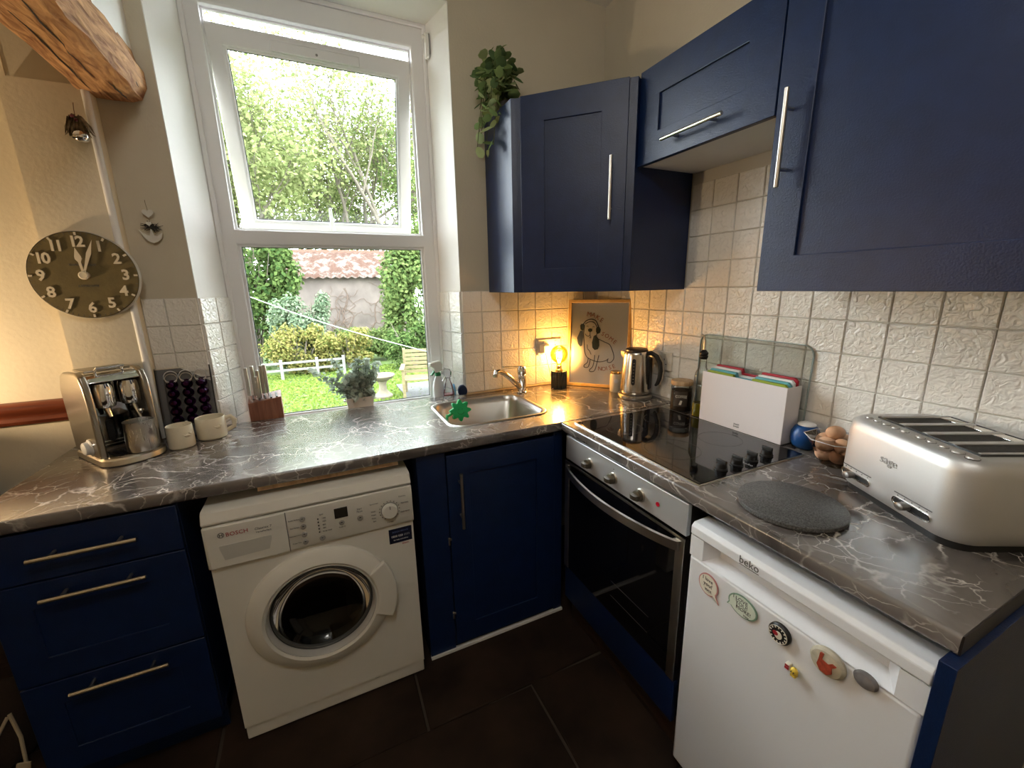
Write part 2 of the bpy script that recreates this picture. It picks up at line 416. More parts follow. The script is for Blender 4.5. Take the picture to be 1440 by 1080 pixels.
# floor -------------------------------------------------------------
floor = struct(B(-4.85, -3.75, -.12, .25, .35, -.008).build('floor', joint_m, smooth=False), 'dark flagstone floor')
def flag(x0, y0, x1, y1):
    g = .003; j = lambda: random.uniform(-.006, .006); t = random.uniform(-.002, .0)
    P = [(x0+g+j(), y0+g+j()), ((x0+x1)/2+j(), y0+g+j()), (x1-g+j(), y0+g+j()), (x1-g+j(), (y0+y1)/2+j()), (x1-g+j(), y1-g+j()), ((x0+x1)/2+j(), y1-g+j()), (x0+g+j(), y1-g+j()), (x0+g+j(), (y0+y1)/2+j())]
    MB().prism(P, -.03, t).build('flagstone', slate, floor, bev=.004)
rows = [(-.01, -.36, [-4.7, -3.9, -3.2, -2.6, -1.9, -1.29, -.5, 0]), (-.36, -.865, [-4.7, -4.0, -3.3, -2.7, -1.93, -1.29, -.48, 0]),
        (-.865, -1.32, [-4.7, -3.8, -3.1, -2.45, -1.75, -.90, -.30, 0]), (-1.32, -1.9, [-4.7, -4.0, -3.35, -2.6, -2.0, -1.2, -.55, 0]),
        (-1.9, -2.6, [-4.7, -3.8, -3.0, -2.3, -1.5, -.8, 0]), (-2.6, -3.6, [-4.7, -3.7, -2.7, -1.9, -.9, 0])]
for y1, y0, xs in rows:
    for a, b in zip(xs[:-1], xs[1:]): flag(a, y0, b, y1)

# window ------------------------------------------------------------
WX0, WX1, WZ0, WZ1, WY = -1.8185, -.8697, .806, 2.641, .204
win = thing('window_1', 'white framed window with an open top light', None); win['kind'] = 'structure'
def rect(x0, z0, x1, z1): return [(x0, z0), (x1, z0), (x1, z1), (x0, z1)]
IX0, IX1 = -1.752, -.942
fr = MB().ring(rect(WX0, WZ0, WX1, WZ1), rect(IX0, .87, IX1, 2.545), WY, WY+.065, 'xz')
fr.box(IX0-.01, WY, 1.662, IX1+.01, WY+.065, 1.722)
fr.build('frame', upvc, win, bev=.006, seg=3)
sq = MB()                                           # raised bead round the lower pane, lip of the upper opening
sq.ring(rect(IX0-.004, .862, IX1+.004, 1.668), rect(IX0+.012, .878, IX1-.012, 1.652), WY+.012, WY+.03, 'xz')
sq.build('glazing_bead', upvc, win, bev=.003)
MB().ring(rect(IX0+.008, .874, IX1-.008, 1.656), rect(IX0+.0145, .881, IX1-.0145, 1.6495), WY+.026, WY+.032, 'xz').build('seal', seal_m, win)
MB().ring(rect(WX0-.001, WZ0, WX1+.001, WZ1+.003), rect(WX0+.018, WZ0+.018, WX1-.018, WZ1-.016), WY-.012, WY+.002, 'xz').build('trim_strip', upvc, win, bev=.005)
lip = MB().ring(rect(IX0-.002, 1.716, IX1+.002, 2.548), rect(IX0+.008, 1.732, IX1-.008, 2.538), WY+.03, WY+.045, 'xz'); lip.build('frame_lip', upvc, win, bev=.002)
B(IX0+.004, WY+.034, .87, IX1-.004, WY+.040, 1.66).build('pane', glass_m, win, smooth=False)
# top-hung sash, bottom swung out
TH = math.radians(18); SH = .80; SW = .802
sx0 = -1.748
sash = bpy.data.objects.new('sash', None)
sfr = MB().ring(rect(0, -SH, SW, 0), rect(.055, -SH+.058, SW-.055, -.068), 0, .055, 'xz').build('sash', upvc, win, bev=.006, seg=3, loc=(sx0, .218, 2.492), rot=(TH, 0, 0))
bpy.data.objects.remove(sash)
MB().ring(rect(.046, -SH+.049, SW-.046, -.059), rect(.064, -SH+.067, SW-.064, -.077), .010, .03, 'xz').build('glazing_bead', upvc, sfr, bev=.003)
MB().ring(rect(.060, -SH+.063, SW-.060, -.073), rect(.067, -SH+.070, SW-.067, -.080), .024, .030, 'xz').build('seal', seal_m, sfr)
MB().ring(rect(-.002, -SH-.002, SW+.002, .002), rect(.006, -SH+.006, SW-.006, -.006), .050, .0565, 'xz').build('seal', seal_m, sfr)
B(.05, .027, -SH+.05, SW-.05, .032, -.06).build('pane', glass_m, sfr, smooth=False)
vt = MB().box(.225, -.014, -.060, .575, .001, -.022); vt.build('trickle_vent', upvc, sfr, bev=.004)
MB().cyl((.40, -.0155, -.045), .005, .003, 'y', 12).build('vent_button', grey_p, sfr)
hd = MB().box(.385, -.012, -SH+.012, .415, .001, -SH+.055).tube([(.40, -.012, -SH+.034), (.40, -.032, -SH+.036), (.398, -.036, -SH+.06), (.393, -.036, -SH+.145)], [.008, .009, .010, .007], 10)
hd.build('handle', upvc, sfr, bev=.003)
for sx in (0.004, SW-.012):                          # friction stays
    MB().box(sx, .03, -.30, sx+.008, .05, -.02).build('stay', steel_h, sfr)
# blind bracket in the reveal
bk = thing('blind_bracket', 'white plastic roller blind bracket in the window reveal corner', 'bracket', (-.877, .165, 2.56))
MB().prism(rr(-.014, -.07, .014, .035, .0135), -.008, .008, 'yz').build('plate', white_paint, bk, bev=.003)
MB().cyl((-.020, 0, .018), .008, .014, 'x', 16).build('pin', white_paint, bk)
B(.006, -.012, -.05, .012, .03, .03).build('back_plate', grey_p, bk)

# oak beam ----------------------------------------------------------
bl = MB(); ny = 44; ringsb = []
for i in range(ny+1):
    y = -.002-3.59*i/ny; q = min(1, i/8)
    prof = [(-2.085, 2.30), (-2.087, 2.112), (-2.078, 2.100), (-2.01, 2.097), (-1.965, 2.099), (-1.932, 2.106), (-1.916, 2.150), (-1.913, 2.195), (-1.935, 2.218), (-1.945, 2.30)]
    j = lambda s: random.gauss(0, s)
    ringsb.append([(x+j(.0035), y, z+j(.003) if z < 2.25 else z) for x, z in prof])
bl.loft(ringsb)
beam = tag(bl.build('ceiling_beam', beam_m, ang=22), 'rough old oak beam along the ceiling above the clock', 'beam')
for xa, xb, ya, yb in ((-2.045, -2.03, -.06, -.55), (-2.00, -1.985, -.18, -.62), (-1.965, -1.972, -.02, -.16)):
    pts_ = [(xa+(xb-xa)*t/9+random.gauss(0, .002), ya+(yb-ya)*t/9, 2.0965+random.gauss(0, .0006)) for t in range(10)]
    MB().tube(pts_, [.0004+.0022*math.sin(PI*t/9) for t in range(10)], 5).build('crack', dark_wood, beam)
MB().tube([(-1.9235, -.06-.02*t, 2.128+.006*t) for t in range(6)], [.0005, .002, .0025, .0025, .002, .0005], 5).build('crack', dark_wood, beam)
# dado rail
dr = MB().prism([(0, 1.022), (-.014, 1.024), (-.020, 1.036), (-.014, 1.048), (-.018, 1.060), (-.030, 1.072), (-.034, 1.088), (-.026, 1.100), (0, 1.103)], -4.7, -2.268, 'yz')
trim = struct(dr.build('trim_1', dado_m, ang=50), 'polished mahogany dado rail on the cream wall'); trim.location = (0, -.004, 0)
# ================================================================== WORKTOPS
SX0, SX1, SY0, SY1 = -1.028, -.600, -.470, -.105     # sink cut-out
wt = thing('worktop', 'long dark marble-effect worktop under the window with inset sink', 'worktop')
m = MB()
m.box(-2.339, YF+.008, H-T, SX0, 0, H).box(SX1, YF+.008, H-T, -.001, 0, H).box(SX0, YF+.008, H-T, SX1, SY0, H).box(SX0, SY1, H-T, SX1, 0, H)
m.prism([(-1.885, 0), (-.823, 0), (-.829, .027), (-1.876, .027)], H-T, H)
m.build('slab', worktop_m, wt, smooth=False)
MB().prism([(YF+.008, H-T), (YF+.0025, H-T+.002), (YF, H-T+.008), (YF, H-.006), (YF+.002, H-.001), (YF+.008, H)], -2.339, XF+.001, 'yz').build('front_edge', worktop_m, wt, ang=60)
B(-1.703, -.602, .862, -1.278, -.585, .8795).build('batten', oak, wt, bev=.001)
wt2 = thing('worktop', 'short dark marble-effect worktop carrying hob and toaster', 'worktop')
B(XF+.008, -1.80, H-T, -.001, YF-.001, H).build('slab', worktop_m, wt2, smooth=False)
MB().prism([(XF+.008, H-T), (XF+.0025, H-T+.002), (XF, H-T+.008), (XF, H-.006), (XF+.002, H-.001), (XF+.008, H)], -1.80, YF-.001, 'xz').build('front_edge', worktop_m, wt2, ang=60)
B(XF+.004, -1.8025, H-T+.001, -.001, -1.80, H-.0005).build('end_strip', mat('end_strip_dark', (.025, .02, .018), .4), wt2)

# ================================================================== BASE UNITS
du = thing('drawer_unit', 'navy three-drawer base unit beside the washing machine', 'drawer unit', (-2.32, -.59, 0))
dw_ = .415
m = MB().box(0, 0, .10, .018, .57, .879).box(dw_-.018, 0, .10, dw_, .57, .879).box(0, .55, .10, dw_, .57, .879).box(0, 0, .10, dw_, .57, .118)
m.build('carcass', navy, du, bev=.001)
B(.005, .05, 0, dw_-.005, .065, .10).build('plinth', navy, du)
for k, (z0, z1) in enumerate(((.733, .872), (.425, .728), (.112, .420))):
    if k == 0:
        d = B(0, -.02, 0, dw_, 0, z1-z0).build('drawer', navy, du, bev=.002, loc=(0, 0, z0))
    else:
        d = shaker('drawer', dw_, z1-z0, du, (0, 0, z0), st=.075, rec=.005)
    bar_handle(d, .22, True, (.217, -.02, (.808, .69, .39)[k]-z0))

sc = thing('sink_cabinet', 'navy sink base cabinet with one shaker door and a bar handle', 'cabinet', (-1.214, -.585, 0))
m = MB().box(0, 0, .012, .018, .55, .879).box(.59, 0, .012, .608, .55, .70).box(0, .53, .012, .608, .55, .70).box(0, 0, .012, .608, .53, .03)
m.build('carcass', navy, sc)
B(0, -.014, .012, .104, 0, .879).build('filler_panel', navy, sc, bev=.001)
d = shaker('door', .46, .83, sc, (.108, 0, .03), st=.085, rec=.006)
bar_handle(d, .225, False, (.044, -.02, .652))
B(.57, -.012, .012, .610, 0, .879).build('corner_post', navy, sc, bev=.001)
B(0, -.020, 0, .612, -.004, .011).build('floor_trim', white_paint, sc)
for z in (.509, .174): MB().box(.098, -.020, z-.016, .104, -.010, z+.016).box(.098, -.023, z+.006, .110, -.018, z+.014).build('door_catch', steel_h, sc)

# oven --------------------------------------------------------------
ov = thing('oven', 'built-in oven with steel control panel, black glass door and bowed handle', 'oven', (XF+.012, -.655, 0), -PI/2)   # local x runs towards the viewer, front = -y
OW = .615
B(.005, .005, .13, OW-.005, .55, .872).build('body', black_p, ov)
cp = B(0, -.010, .778, OW, .006, .876).build('control_panel', mat('panel_steel', (.62, .63, .64), .38, .65, bump=.03, bscale=300), ov, bev=.002)
for k, y in enumerate((-.818, -.954, -1.086)):
    x = -.655-y
    kb = MB().cyl((0, 0, 0), .021, -.005, 'y', 28).build('knob', steel_h, cp, loc=(x, -.010, .817), bev=.001)
    MB().prism([(-.018, -.005), (-.014, -.030), (-.006, -.034), (.006, -.034), (.014, -.030), (.018, -.005)], -.007, .007, 'xy').lathe([(.0185, -.005), (.017, -.017), (.009, -.020)], 28, (0, 0, 0), 'y').build('grip', mat('bronze_knob', (.10, .085, .06), .35, .6), kb)
MB().cyl((.506, -.012, .823), .007, .004, 'y', 16).build('pilot_light', mat('red_lens', (.45, .01, .03), .2), cp)
MB().cyl((.30, -.0105, .850), .002, .002, 'y', 8).build('mark', print_grey, cp)
dr_ = thing('door', None, None); dr_.parent = ov
bpy.data.objects.remove(dr_)
od = B(.0, -.012, .285, OW, .006, .768).build('door', black_glass, ov, bev=.002)
for a, b in ((0.0, .030), (OW-.030, OW)): B(a, -.0145, .285, b, -.011, .768).build('side_trim', steel, od, bev=.001)
B(.0, -.0145, .762, OW, -.011, .770).build('top_trim', steel, od)
hb = MB(); n = 24; rg = []
for i in range(n+1):
    t = i/n; x = .018+(OW-.036)*t; o_ = -.016-.052*math.sin(PI*t)**.75; z = .742
    rg.append([(x, o_, z-.016), (x, o_-.007, z-.014), (x, o_-.007, z+.014), (x, o_, z+.016)])
hb.loft(rg); hb.build('handle', steel, od, ang=30)
for x in (.024, OW-.024): B(x-.010, -.022, .728, x+.010, -.011, .757).build('handle_mount', steel, od)
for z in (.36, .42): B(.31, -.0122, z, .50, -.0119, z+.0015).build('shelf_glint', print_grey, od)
B(0, -.008, .125, OW, .008, .280).build('drawer_front', navy, ov, bev=.002)
B(0, .03, 0, OW, .045, .122).build('plinth', dark_wood, ov)

# fridge ------------------------------------------------------------
fg = thing('fridge', 'white under-counter fridge covered in magnets', 'fridge', (-.64, -1.302, 0), -PI/2)
FW = .484
B(.004, .055, .03, FW-.004, .58, .846).build('cabinet', fridge_m, fg, bev=.004)
fd = MB().prism([(0, 0), (FW, 0), (FW, .050), (0, .050)], .045, .752)
fd.build('door', fridge_m, fg, bev=.008, seg=3)
hs = MB()                                            # grip hollow between door and cap
hs.loft([[(.0, .0, .753), (.0, .0, .812), (.0, .05, .812), (.0, .05, .753)], [(.040, .0, .753), (.040, .0, .812), (.040, .05, .812), (.040, .05, .753)]])
hs.loft([[(FW-.040, .0, .753), (FW-.040, .0, .812), (FW-.040, .05, .812), (FW-.040, .05, .753)], [(FW, .0, .753), (FW, .0, .812), (FW, .05, .812), (FW, .05, .753)]])
hs.add([(.040, .0, .754), (FW-.040, .0, .754), (FW-.065, .034, .772), (.065, .034, .772), (.065, .034, .812), (FW-.065, .034, .812), (.040, .0, .812), (FW-.040, .0, .812)],
       [(0, 1, 2, 3), (3, 2, 5, 4), (0, 3, 4, 6), (1, 7, 5, 2)])
hs.build('grip_recess', fridge_m, fg, ang=25)
cap = MB().prism([(.002, .812), (-.003, .818), (-.003, .838), (.006, .848), (.06, .850), (.06, .812)], 0, FW, 'yz').build('top_cap', fridge_m, fg, bev=.002)
text('lettering', 'beko', .026, print_grey, cap, (.165, -.0036, .830), RF, sx=.95)
B(.142, -.0036, .818, .190, -.003, .8195).build('underline', print_grey, cap)
for x in (.03, FW-.03): MB().cyl((x, .09, 0), .018, .031).build('foot', black_p, fg)
ep = tag(B(-.655, -1.812, 0, -.02, -1.790, H-T-.001).build('end_panel', navy, bev=.001), 'navy end panel closing the run beside the fridge', 'panel')

# magnets -----------------------------------------------------------
FX = -.6405
def onf(u, v): p = U(u, v, 'x', FX); return p
def magnet(name, label, u, v): 
    p = onf(u, v); return thing(name, label, 'magnet', (FX, p.y, p.z), rot=(0, 0, -PI/2), group='magnets on the fridge door')
def bubble(name, label, u, v, wd, ht, rim, face, tail, lines):
    t = magnet(name, label, u, v)
    n = 40; po = [(wd/2*math.cos(2*PI*k/n), ht/2*math.sin(2*PI*k/n)) for k in range(n)]
    tx, tz = tail; k = min(range(n), key=lambda i: (po[i][0]-tx)**2+(po[i][1]-tz)**2); po[k] = tail
    MB().prism(po, -.003, -.0005, 'xz').build('backing', rim, t)
    MB().prism([(x*.90, z*.90) for x, z in po], -.0036, -.0029, 'xz').build('face', face, t)
    for s, x, z, sz in lines: text('lettering', s, sz, print_grey, t, (x, -.0038, z), RF)
pk, cr_, gn = mat('magnet_pink', (.55, .25, .25), .4), mat('magnet_cream', (.75, .72, .62), .4), mat('magnet_green', (.20, .32, .24), .4)
bubble('speech_bubble_magnet', 'pink-edged speech bubble magnet with handwriting', 997, 822, .058, .060, pk, cr_, (.034, -.036), [('I love', -.002, .014, .014), ('you!', 0, 0, .015), ('xxx', .002, -.014, .013)])
bubble('speech_bubble_magnet', 'green-edged speech bubble magnet reading I love you more', 1045, 853, .074, .054, gn, mat('magnet_mint', (.66, .74, .64), .4), (-.040, -.018), [('I LOVE', -.006, .014, .013), ('YOU!', -.002, .003, .013), ('MORE!', .004, -.008, .013), ('xxx', .012, -.018, .010)])
bd = magnet('badge_magnet', 'round black badge magnet with white lettering ring', 1098, 890)
MB().lathe([(.0235, 0), (.0235, -.006), (.020, -.010), (0, -.0105)], 32, axis='y').build('badge', black_p, bd)
MB().ring(circ(0, 0, .0200), circ(0, 0, .0188), -.0108, -.0098, 'xz').build('rim_line', cr_, bd)
for k in range(14):
    a = 2*PI*k/14; B(-.0012, -.0108, .0145, .0012, -.010, .0180).build('glyph', cr_, bd, rot=(0, a, 0))
MB().prism(circ(.001, -.001, .008, 20, .009), -.0112, -.010, 'xz').build('emblem', cr_, bd)
MB().prism(circ(-.005, .001, .006, 16, .005), -.0116, -.0108, 'xz').build('emblem_red', print_red, bd)
tg = magnet('toy_magnet', 'tiny red and yellow toy figure magnet', 1116, 939)
yl = mat('toy_yellow', (.72, .52, .06), .35)
B(-.012, -.012, -.006, -.002, 0, .009).build('body', cr_, tg, bev=.002); B(-.011, -.0135, -.003, -.003, -.010, .002).build('stripe', print_red, tg); B(-.011, -.0135, .004, -.003, -.010, .007).build('stripe', print_red, tg)
MB().sphere((.006, -.008, .0), .008, .007, .009, 12, 8).box(.001, -.012, -.012, .011, -.002, -.006).build('head', yl, tg)
MB().box(.003, -.0165, .001, .0045, -.014, .003).box(.008, -.0165, .001, .0095, -.014, .003).build('eyes', black_p, tg)
st = magnet('stone_magnet', 'oval cream stone magnet painted with a red bird', 1166, 930)
MB().lathe([(.031, 0), (.0315, -.006), (.027, -.012), (.012, -.0155), (0, -.016)], 32, axis='y').xf(Matrix.Diagonal((1.0, 1, .92, 1))).build('stone', mat('pale_stone', (.50, .46, .36), .6, var=.2, vscale=60), st)
rb = mat('painted_red', (.36, .06, .03), .5, var=.3, vscale=150)
MB().prism([(-.010, .020), (-.004, .020), (-.005, .008), (.006, .006), (.012, .012), (.019, .010), (.013, .003), (.014, -.010), (.006, -.019), (-.006, -.018), (-.013, -.008), (-.011, .004)], -.0168, -.010, 'xz').build('painted_bird', rb, st)
gs = magnet('stone_magnet', 'plain smooth grey pebble magnet', 1219, 956)
MB().lathe([(.017, 0), (.018, -.004), (.015, -.009), (.006, -.0115), (0, -.012)], 28, axis='y').xf(Matrix.Diagonal((1.1, 1, .9, 1))).build('stone', mat('grey_stone', (.16, .15, .15), .7, var=.15, vscale=80), gs)

# washing machine ---------------------------------------------------
WMX, WMY = -1.848, -.648
wm = thing('washing_machine', 'white front-loading washing machine with a round black door', 'washing machine', (WMX, WMY, 0))
WW = .600
MB().box(.004, .018, .012, .012, .56, .800).box(WW-.012, .018, .012, WW-.004, .56, .800).box(.004, .55, .012, WW-.004, .56, .800).box(.004, .018, .792, WW-.004, .56, .800).box(.004, .018, .012, WW-.004, .56, .020).build('cabinet', white_app, wm)
ho = circ(.281, .428, .170, 72); rp_ = []
for hx_, hz_ in ho:
    dx_, dz_ = hx_-.281, hz_-.428; kk = min([((WW-.003-.281) if dx_ > 0 else (.281-.003))/max(abs(dx_), 1e-9), ((.664-.428) if dz_ > 0 else (.428-.062))/max(abs(dz_), 1e-9)])
    rp_.append((.281+dx_*kk, .428+dz_*kk))
for cx_, cz_ in ((.003, .062), (WW-.003, .062), (WW-.003, .664), (.003, .664)):
    k_ = min(range(72), key=lambda i: (rp_[i][0]-cx_)**2+(rp_[i][1]-cz_)**2); rp_[k_] = (cx_, cz_)
MB().ring(rp_, ho, .004, .02, 'xz').build('front_panel', white_app, wm)
dru = MB().lathe([(.172, .021), (.165, .05), (.158, .06), (.165, .07), (.20, .09), (.20, .40), (0, .42)], 48, (.281, 0, .428), 'y', caps=False).build('drum', mat('drum_steel', (.20, .20, .20), .35, .8), wm)
for q in range(3):
    a = 2*PI*q/3+.5; B(-.02, .10, .165, .02, .38, .20).build('drum_paddle', grey_p, dru, loc=(.281, 0, .428), rot=(0, a, 0))
B(.004, .010, .008, WW-.004, .024, .060).build('kick_panel', white_app, wm, bev=.003)
MB().prism([(.030, .802), (.0, .804), (-.002, .812), (.010, .838), (.020, .843), (.56, .845), (.56, .802)], 0, WW, 'yz').build('top', white_app, wm, bev=.003)
fa = MB().prism([(.02, .664), (-.004, .666), (-.008, .672), (-.004, .800), (.02, .800)], 0, WW, 'yz').build('fascia', white_app, wm, bev=.003)
def wx(u, v): p = U(u, v, 'y', WMY-.006); return p.x-WMX, p.z
FYY = -.0075
dw1 = B(.006, FYY-.0005, .667, .213, .0, .799).build('detergent_drawer', white_app, wm, bev=.002)
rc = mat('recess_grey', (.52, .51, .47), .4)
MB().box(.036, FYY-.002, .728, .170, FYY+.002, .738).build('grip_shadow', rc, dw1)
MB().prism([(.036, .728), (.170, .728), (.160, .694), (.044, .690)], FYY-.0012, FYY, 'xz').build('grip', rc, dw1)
B(.2125, FYY-.0012, .666, .2145, FYY+.001, .800).build('drawer_gap', print_grey, fa)
text('lettering', 'BOSCH', .0175, print_red, dw1, (.085, FYY-.0012, .770), RF, sx=1.0)
MB().ring(circ(.045, .7715, .0085, 24), circ(.045, .7715, .0068, 24), FYY-.0012, FYY, 'xz').box(.0405, FYY-.0012, .767, .0425, FYY, .776).box(.0475, FYY-.0012, .767, .0495, FYY, .776).box(.041, FYY-.0012, .7705, .049, FYY, .7725).build('emblem', print_grey, dw1)
text('lettering', 'Classixx 7', .011, print_grey, dw1, (.152, FYY-.0012, .768), RF)
text('lettering', 'VarioPerfect', .008, print_grey, dw1, (.152, FYY-.0012, .757), RF)
btn_m = mat('button_grey', (.30, .29, .27), .4)
def button(x, z, r):
    b_ = MB().lathe([(r+.001, 0), (r+.001, -.002), (r, -.005), (r*.7, -.006), (0, -.006)], 24, axis='y').build('button', btn_m, fa, loc=(x, FYY+.001, z))
    B(-r*.35, -.0068, r*.35, r*.35, -.005, r*.7).build('indicator', black_p, b_)
for z in (.765, .739, .712, .686): button(.258, z, .0075)
button(.307, .685, .0075); button(.369, .723, .0075); button(.426, .724, .0085)
for k in range(5): MB().cyl((.301, FYY-.0008, .754-k*.0115), .0022, .002, 'y', 10).build('led', black_p, fa)
MB().box(.350, FYY-.002, .741, .390, FYY+.002, .776).build('display', mat('display', (.03, .025, .02), .15), fa, bev=.001)
for s, x, z, sz in (('Speed Perfect', .234, .768, .0055), ('Eco Perfect', .234, .741, .0055), ('Reduced Ironing', .234, .714, .0055), ('Water Plus', .234, .688, .0055), ('Spin', .312, .768, .007),
                    ('1200', .318, .754, .006), ('1000', .318, .7425, .006), ('800', .317, .731, .006), ('600', .317, .7195, .006), ('Rinse Hold', .324, .708, .006), ('Finish in', .369, .708, .006), ('Start', .426, .757, .008), ('Pause', .426, .748, .008),
                    ('Cottons', .565, .770, .007), ('Sportswear', .473, .763, .006), ('Wool', .468, .735, .006), ('Mixed', .468, .723, .006), ('Rinse', .468, .711, .006), ('Spin', .470, .699, .006), ('Easy-Care', .572, .745, .006), ('Super Quick', .572, .712, .006), ('Delicate', .520, .684, .006)):
    text('lettering', s, sz, print_grey, fa, (x, FYY-.0006, z), RF)
dl = MB().lathe([(.0265, 0), (.0265, -.004), (.0245, -.016), (.022, -.018), (0, -.018)], 40, axis='y').build('dial', white_app, wm, loc=(.521, FYY, .728))
MB().ring(circ(0, 0, .028), circ(0, 0, .0262), -.0012, .0005, 'xz').build('dial_ring', print_grey, dl)
B(-.0012, -.0186, .010, .0012, -.0178, .022).build('pointer', print_grey, dl)
for k in range(16):
    a = math.radians(-150+k*20); B(-.0012, -.0008, .031, .0012, 0, .0345).build('tick', print_grey, dl, rot=(0, a, 0))
stk = B(.512, .0025, .591, .590, .0045, .646).build('sticker', mat('navy_sticker', (.006, .009, .03), .4), wm)
text('lettering', 'BOSCH SERVICE', .0075, mat('sticker_blue', (.12, .16, .35), .5), stk, (.551, .0022, .634), RF)
text('lettering', '0800 028 1111', .0105, white_paint, stk, (.551, .0022, .617), RF)
text('lettering', 'for help and advice', .0065, white_paint, stk, (.551, .0022, .603), RF)
text('lettering', 'BOSCH', .007, print_red, wm, (.566, .0028, .583), RF)
# round door
dc = (.281, 0, .428)
rdo = MB().lathe([(.224, .006), (.222, -.004), (.210, -.014), (.190, -.022), (.176, -.026), (.169, -.022), (.166, -.012), (.166, .006)], 72, axis='y', caps=False).build('door', white_app, wm, loc=dc)
MB().lathe([(.169, -.020), (.165, -.022), (.159, -.010), (.156, .006), (.169, .006)], 72, axis='y', caps=False).build('inner_ring', mat('ring_silver', (.55, .54, .52), .3, .3), rdo)
MB().lathe([(.157, .000), (.150, .012), (.135, .035), (.100, .060), (.05, .072), (0, .075)], 64, axis='y', caps=False).build('glass_bowl', glassy('smoked_glass', (.15, .16, .14), 1.0), rdo)
MB().lathe([(.157, .004), (.153, -.002), (.149, .002), (.149, .012)], 64, axis='y', caps=False).build('gasket', mat('gasket', (.06, .06, .055), .5), rdo)
hp = []
for k in range(13): a = math.radians(-26+k*58/12); hp.append((.233*math.cos(a)+.006*math.cos(math.radians(3)), .233*math.sin(a)))
for k in range(12, -1, -1): a = math.radians(-24+k*54/12); hp.append((.172*math.cos(a), .172*math.sin(a)))
MB().prism(hp, -.030, -.010, 'xz').build('handle', white_app, rdo, bev=.006, seg=3)
for x in (.06, WW-.06):
    for y in (.08, .5): MB().cyl((x, y, 0), .02, .014).build('foot', black_p, wm)
# soil: grey scuff on kick panel
B(.415, .0085, .056, .432, .0105, .060).build('scuff', print_grey, wm)

# ================================================================== WALL UNITS
CB, CT = 1.434, 2.205
dg = thing('corner_cabinet', 'navy diagonal corner wall cabinet with plant on top', 'wall cabinet')
body = [(-.676, -.0105), (-.676, -.302), (-.655, -.312), (-.323, -.644), (-.3045, -.632), (-.0105, -.632), (-.0105, -.0105)]
m = MB().prism(body, CB, 2.192); m.build('carcass', navy, dg, bev=.001)
ddir = Vector((1, -1, 0)).normalized()
p0 = Vector((-.648, -.332, 0))
off = Vector((-1, -1, 0)).normalized()*.0
dl_ = shaker('door', .420, .757, dg, (p0.x+.012, p0.y+.012, CB), rz=-PI/4, th=.020, st=.098, rec=.006)
bar_handle(dl_, .225, False, (.366, -.020, .384))
bc = thing('bridge_cabinet', 'low navy wall cabinet bridging above the hob', 'wall cabinet')
B(-.285, -1.168, 1.897, -.001, -.6335, CT).build('carcass', white_paint, bc)
d = shaker('door', .533, .314, bc, (-.285, -.6345, 1.893), rz=-PI/2, th=.020, st=.098, rec=.008)
bar_handle(d, .24, True, (.271, -.020, .050))
B(-.2855, -1.168, CT-.001, -.001, -.634, CT+.003).build('top_panel', navy, bc)
bg_ = thing('wall_cabinet', 'large navy wall cabinet above the toaster', 'wall cabinet')
B(-.285, -1.776, CB+.002, -.001, -1.1715, 2.36).build('carcass', navy, bg_, bev=.001)
d = shaker('door', .605, .93, bg_, (-.285, -1.1725, CB), rz=-PI/2, th=.020, st=.094, rec=.009)
bar_handle(d, .232, False, (.044, -.020, .385))
# ================================================================== HOB, SINK, TAP
hob = thing('hob', 'black glass ceramic hob with four knobs', 'hob')
HX0, HX1, HY0, HY1 = -.578, -.118, -1.262, -.655
B(HX0, HY0, H, HX1, HY1, H+.006).build('glass', black_glass, hob, bev=.002)
MB().ring([(HX0-.003, HY0-.003), (HX1+.003, HY0-.003), (HX1+.003, HY1+.003), (HX0-.003, HY1+.003)], [(HX0, HY0), (HX1, HY0), (HX1, HY1), (HX0, HY1)], H, H+.0045).build('rim', steel_h, hob)
zone = mat('zone_print', (.05, .047, .043), .25)
for x, y, r in ((-.455, -.80, .072), (-.235, -.80, .09), (-.45, -1.04, .09), (-.235, -1.05, .072)):
    MB().ring(circ(x, y, r, 56), circ(x, y, r-.0022, 56), H+.0058, H+.0063).build('cooking_zone', zone, hob)
for u, v in ((1014, 657), (1036, 651), (1057, 645), (1078, 638)):
    p = U(u, v, 'z', H+.012)
    k = MB().lathe([(.019, 0), (.019, .004), (.0165, .006), (.0155, .018), (.013, .020), (0, .020)], 28).build('knob', black_p, hob, loc=(p.x, p.y, H+.006))
    B(-.004, -.017, .018, .004, .017, .030).build('grip', black_p, k, bev=.002)
text('lettering', 'beko', .018, mat('hob_print', (.4, .4, .4), .5), hob, (-.345, -1.235, H+.0064), (0, 0, -PI/2))

sk = thing('sink', 'inset stainless steel sink bowl in the worktop', 'sink')
def rz_(x0, y0, x1, y1, r, z): return [(a, b, z) for a, b in rr(x0, y0, x1, y1, r, 6)]
o0 = (-1.046, -.488, -.582, -.088); i0 = (-1.024, -.466, -.604, -.110)
m = MB().loft([rz_(*o0, .075, H+.0005), rz_(o0[0]+.003, o0[1]+.003, o0[2]-.003, o0[3]-.003, .073, H+.004), rz_(o0[0]+.014, o0[1]+.014, o0[2]-.014, o0[3]-.014, .065, H+.0042), rz_(*i0, .06, H-.002),
               rz_(i0[0]+.005, i0[1]+.005, i0[2]-.005, i0[3]-.005, .058, H-.03), rz_(i0[0]+.014, i0[1]+.014, i0[2]-.014, i0[3]-.014, .055, H-.145), rz_(i0[0]+.035, i0[1]+.035, i0[2]-.035, i0[3]-.035, .05, H-.165), rz_(-.84, -.31, -.79, -.26, .02, H-.168)], cap0=False)
m.build('bowl', steel, sk, ang=60)
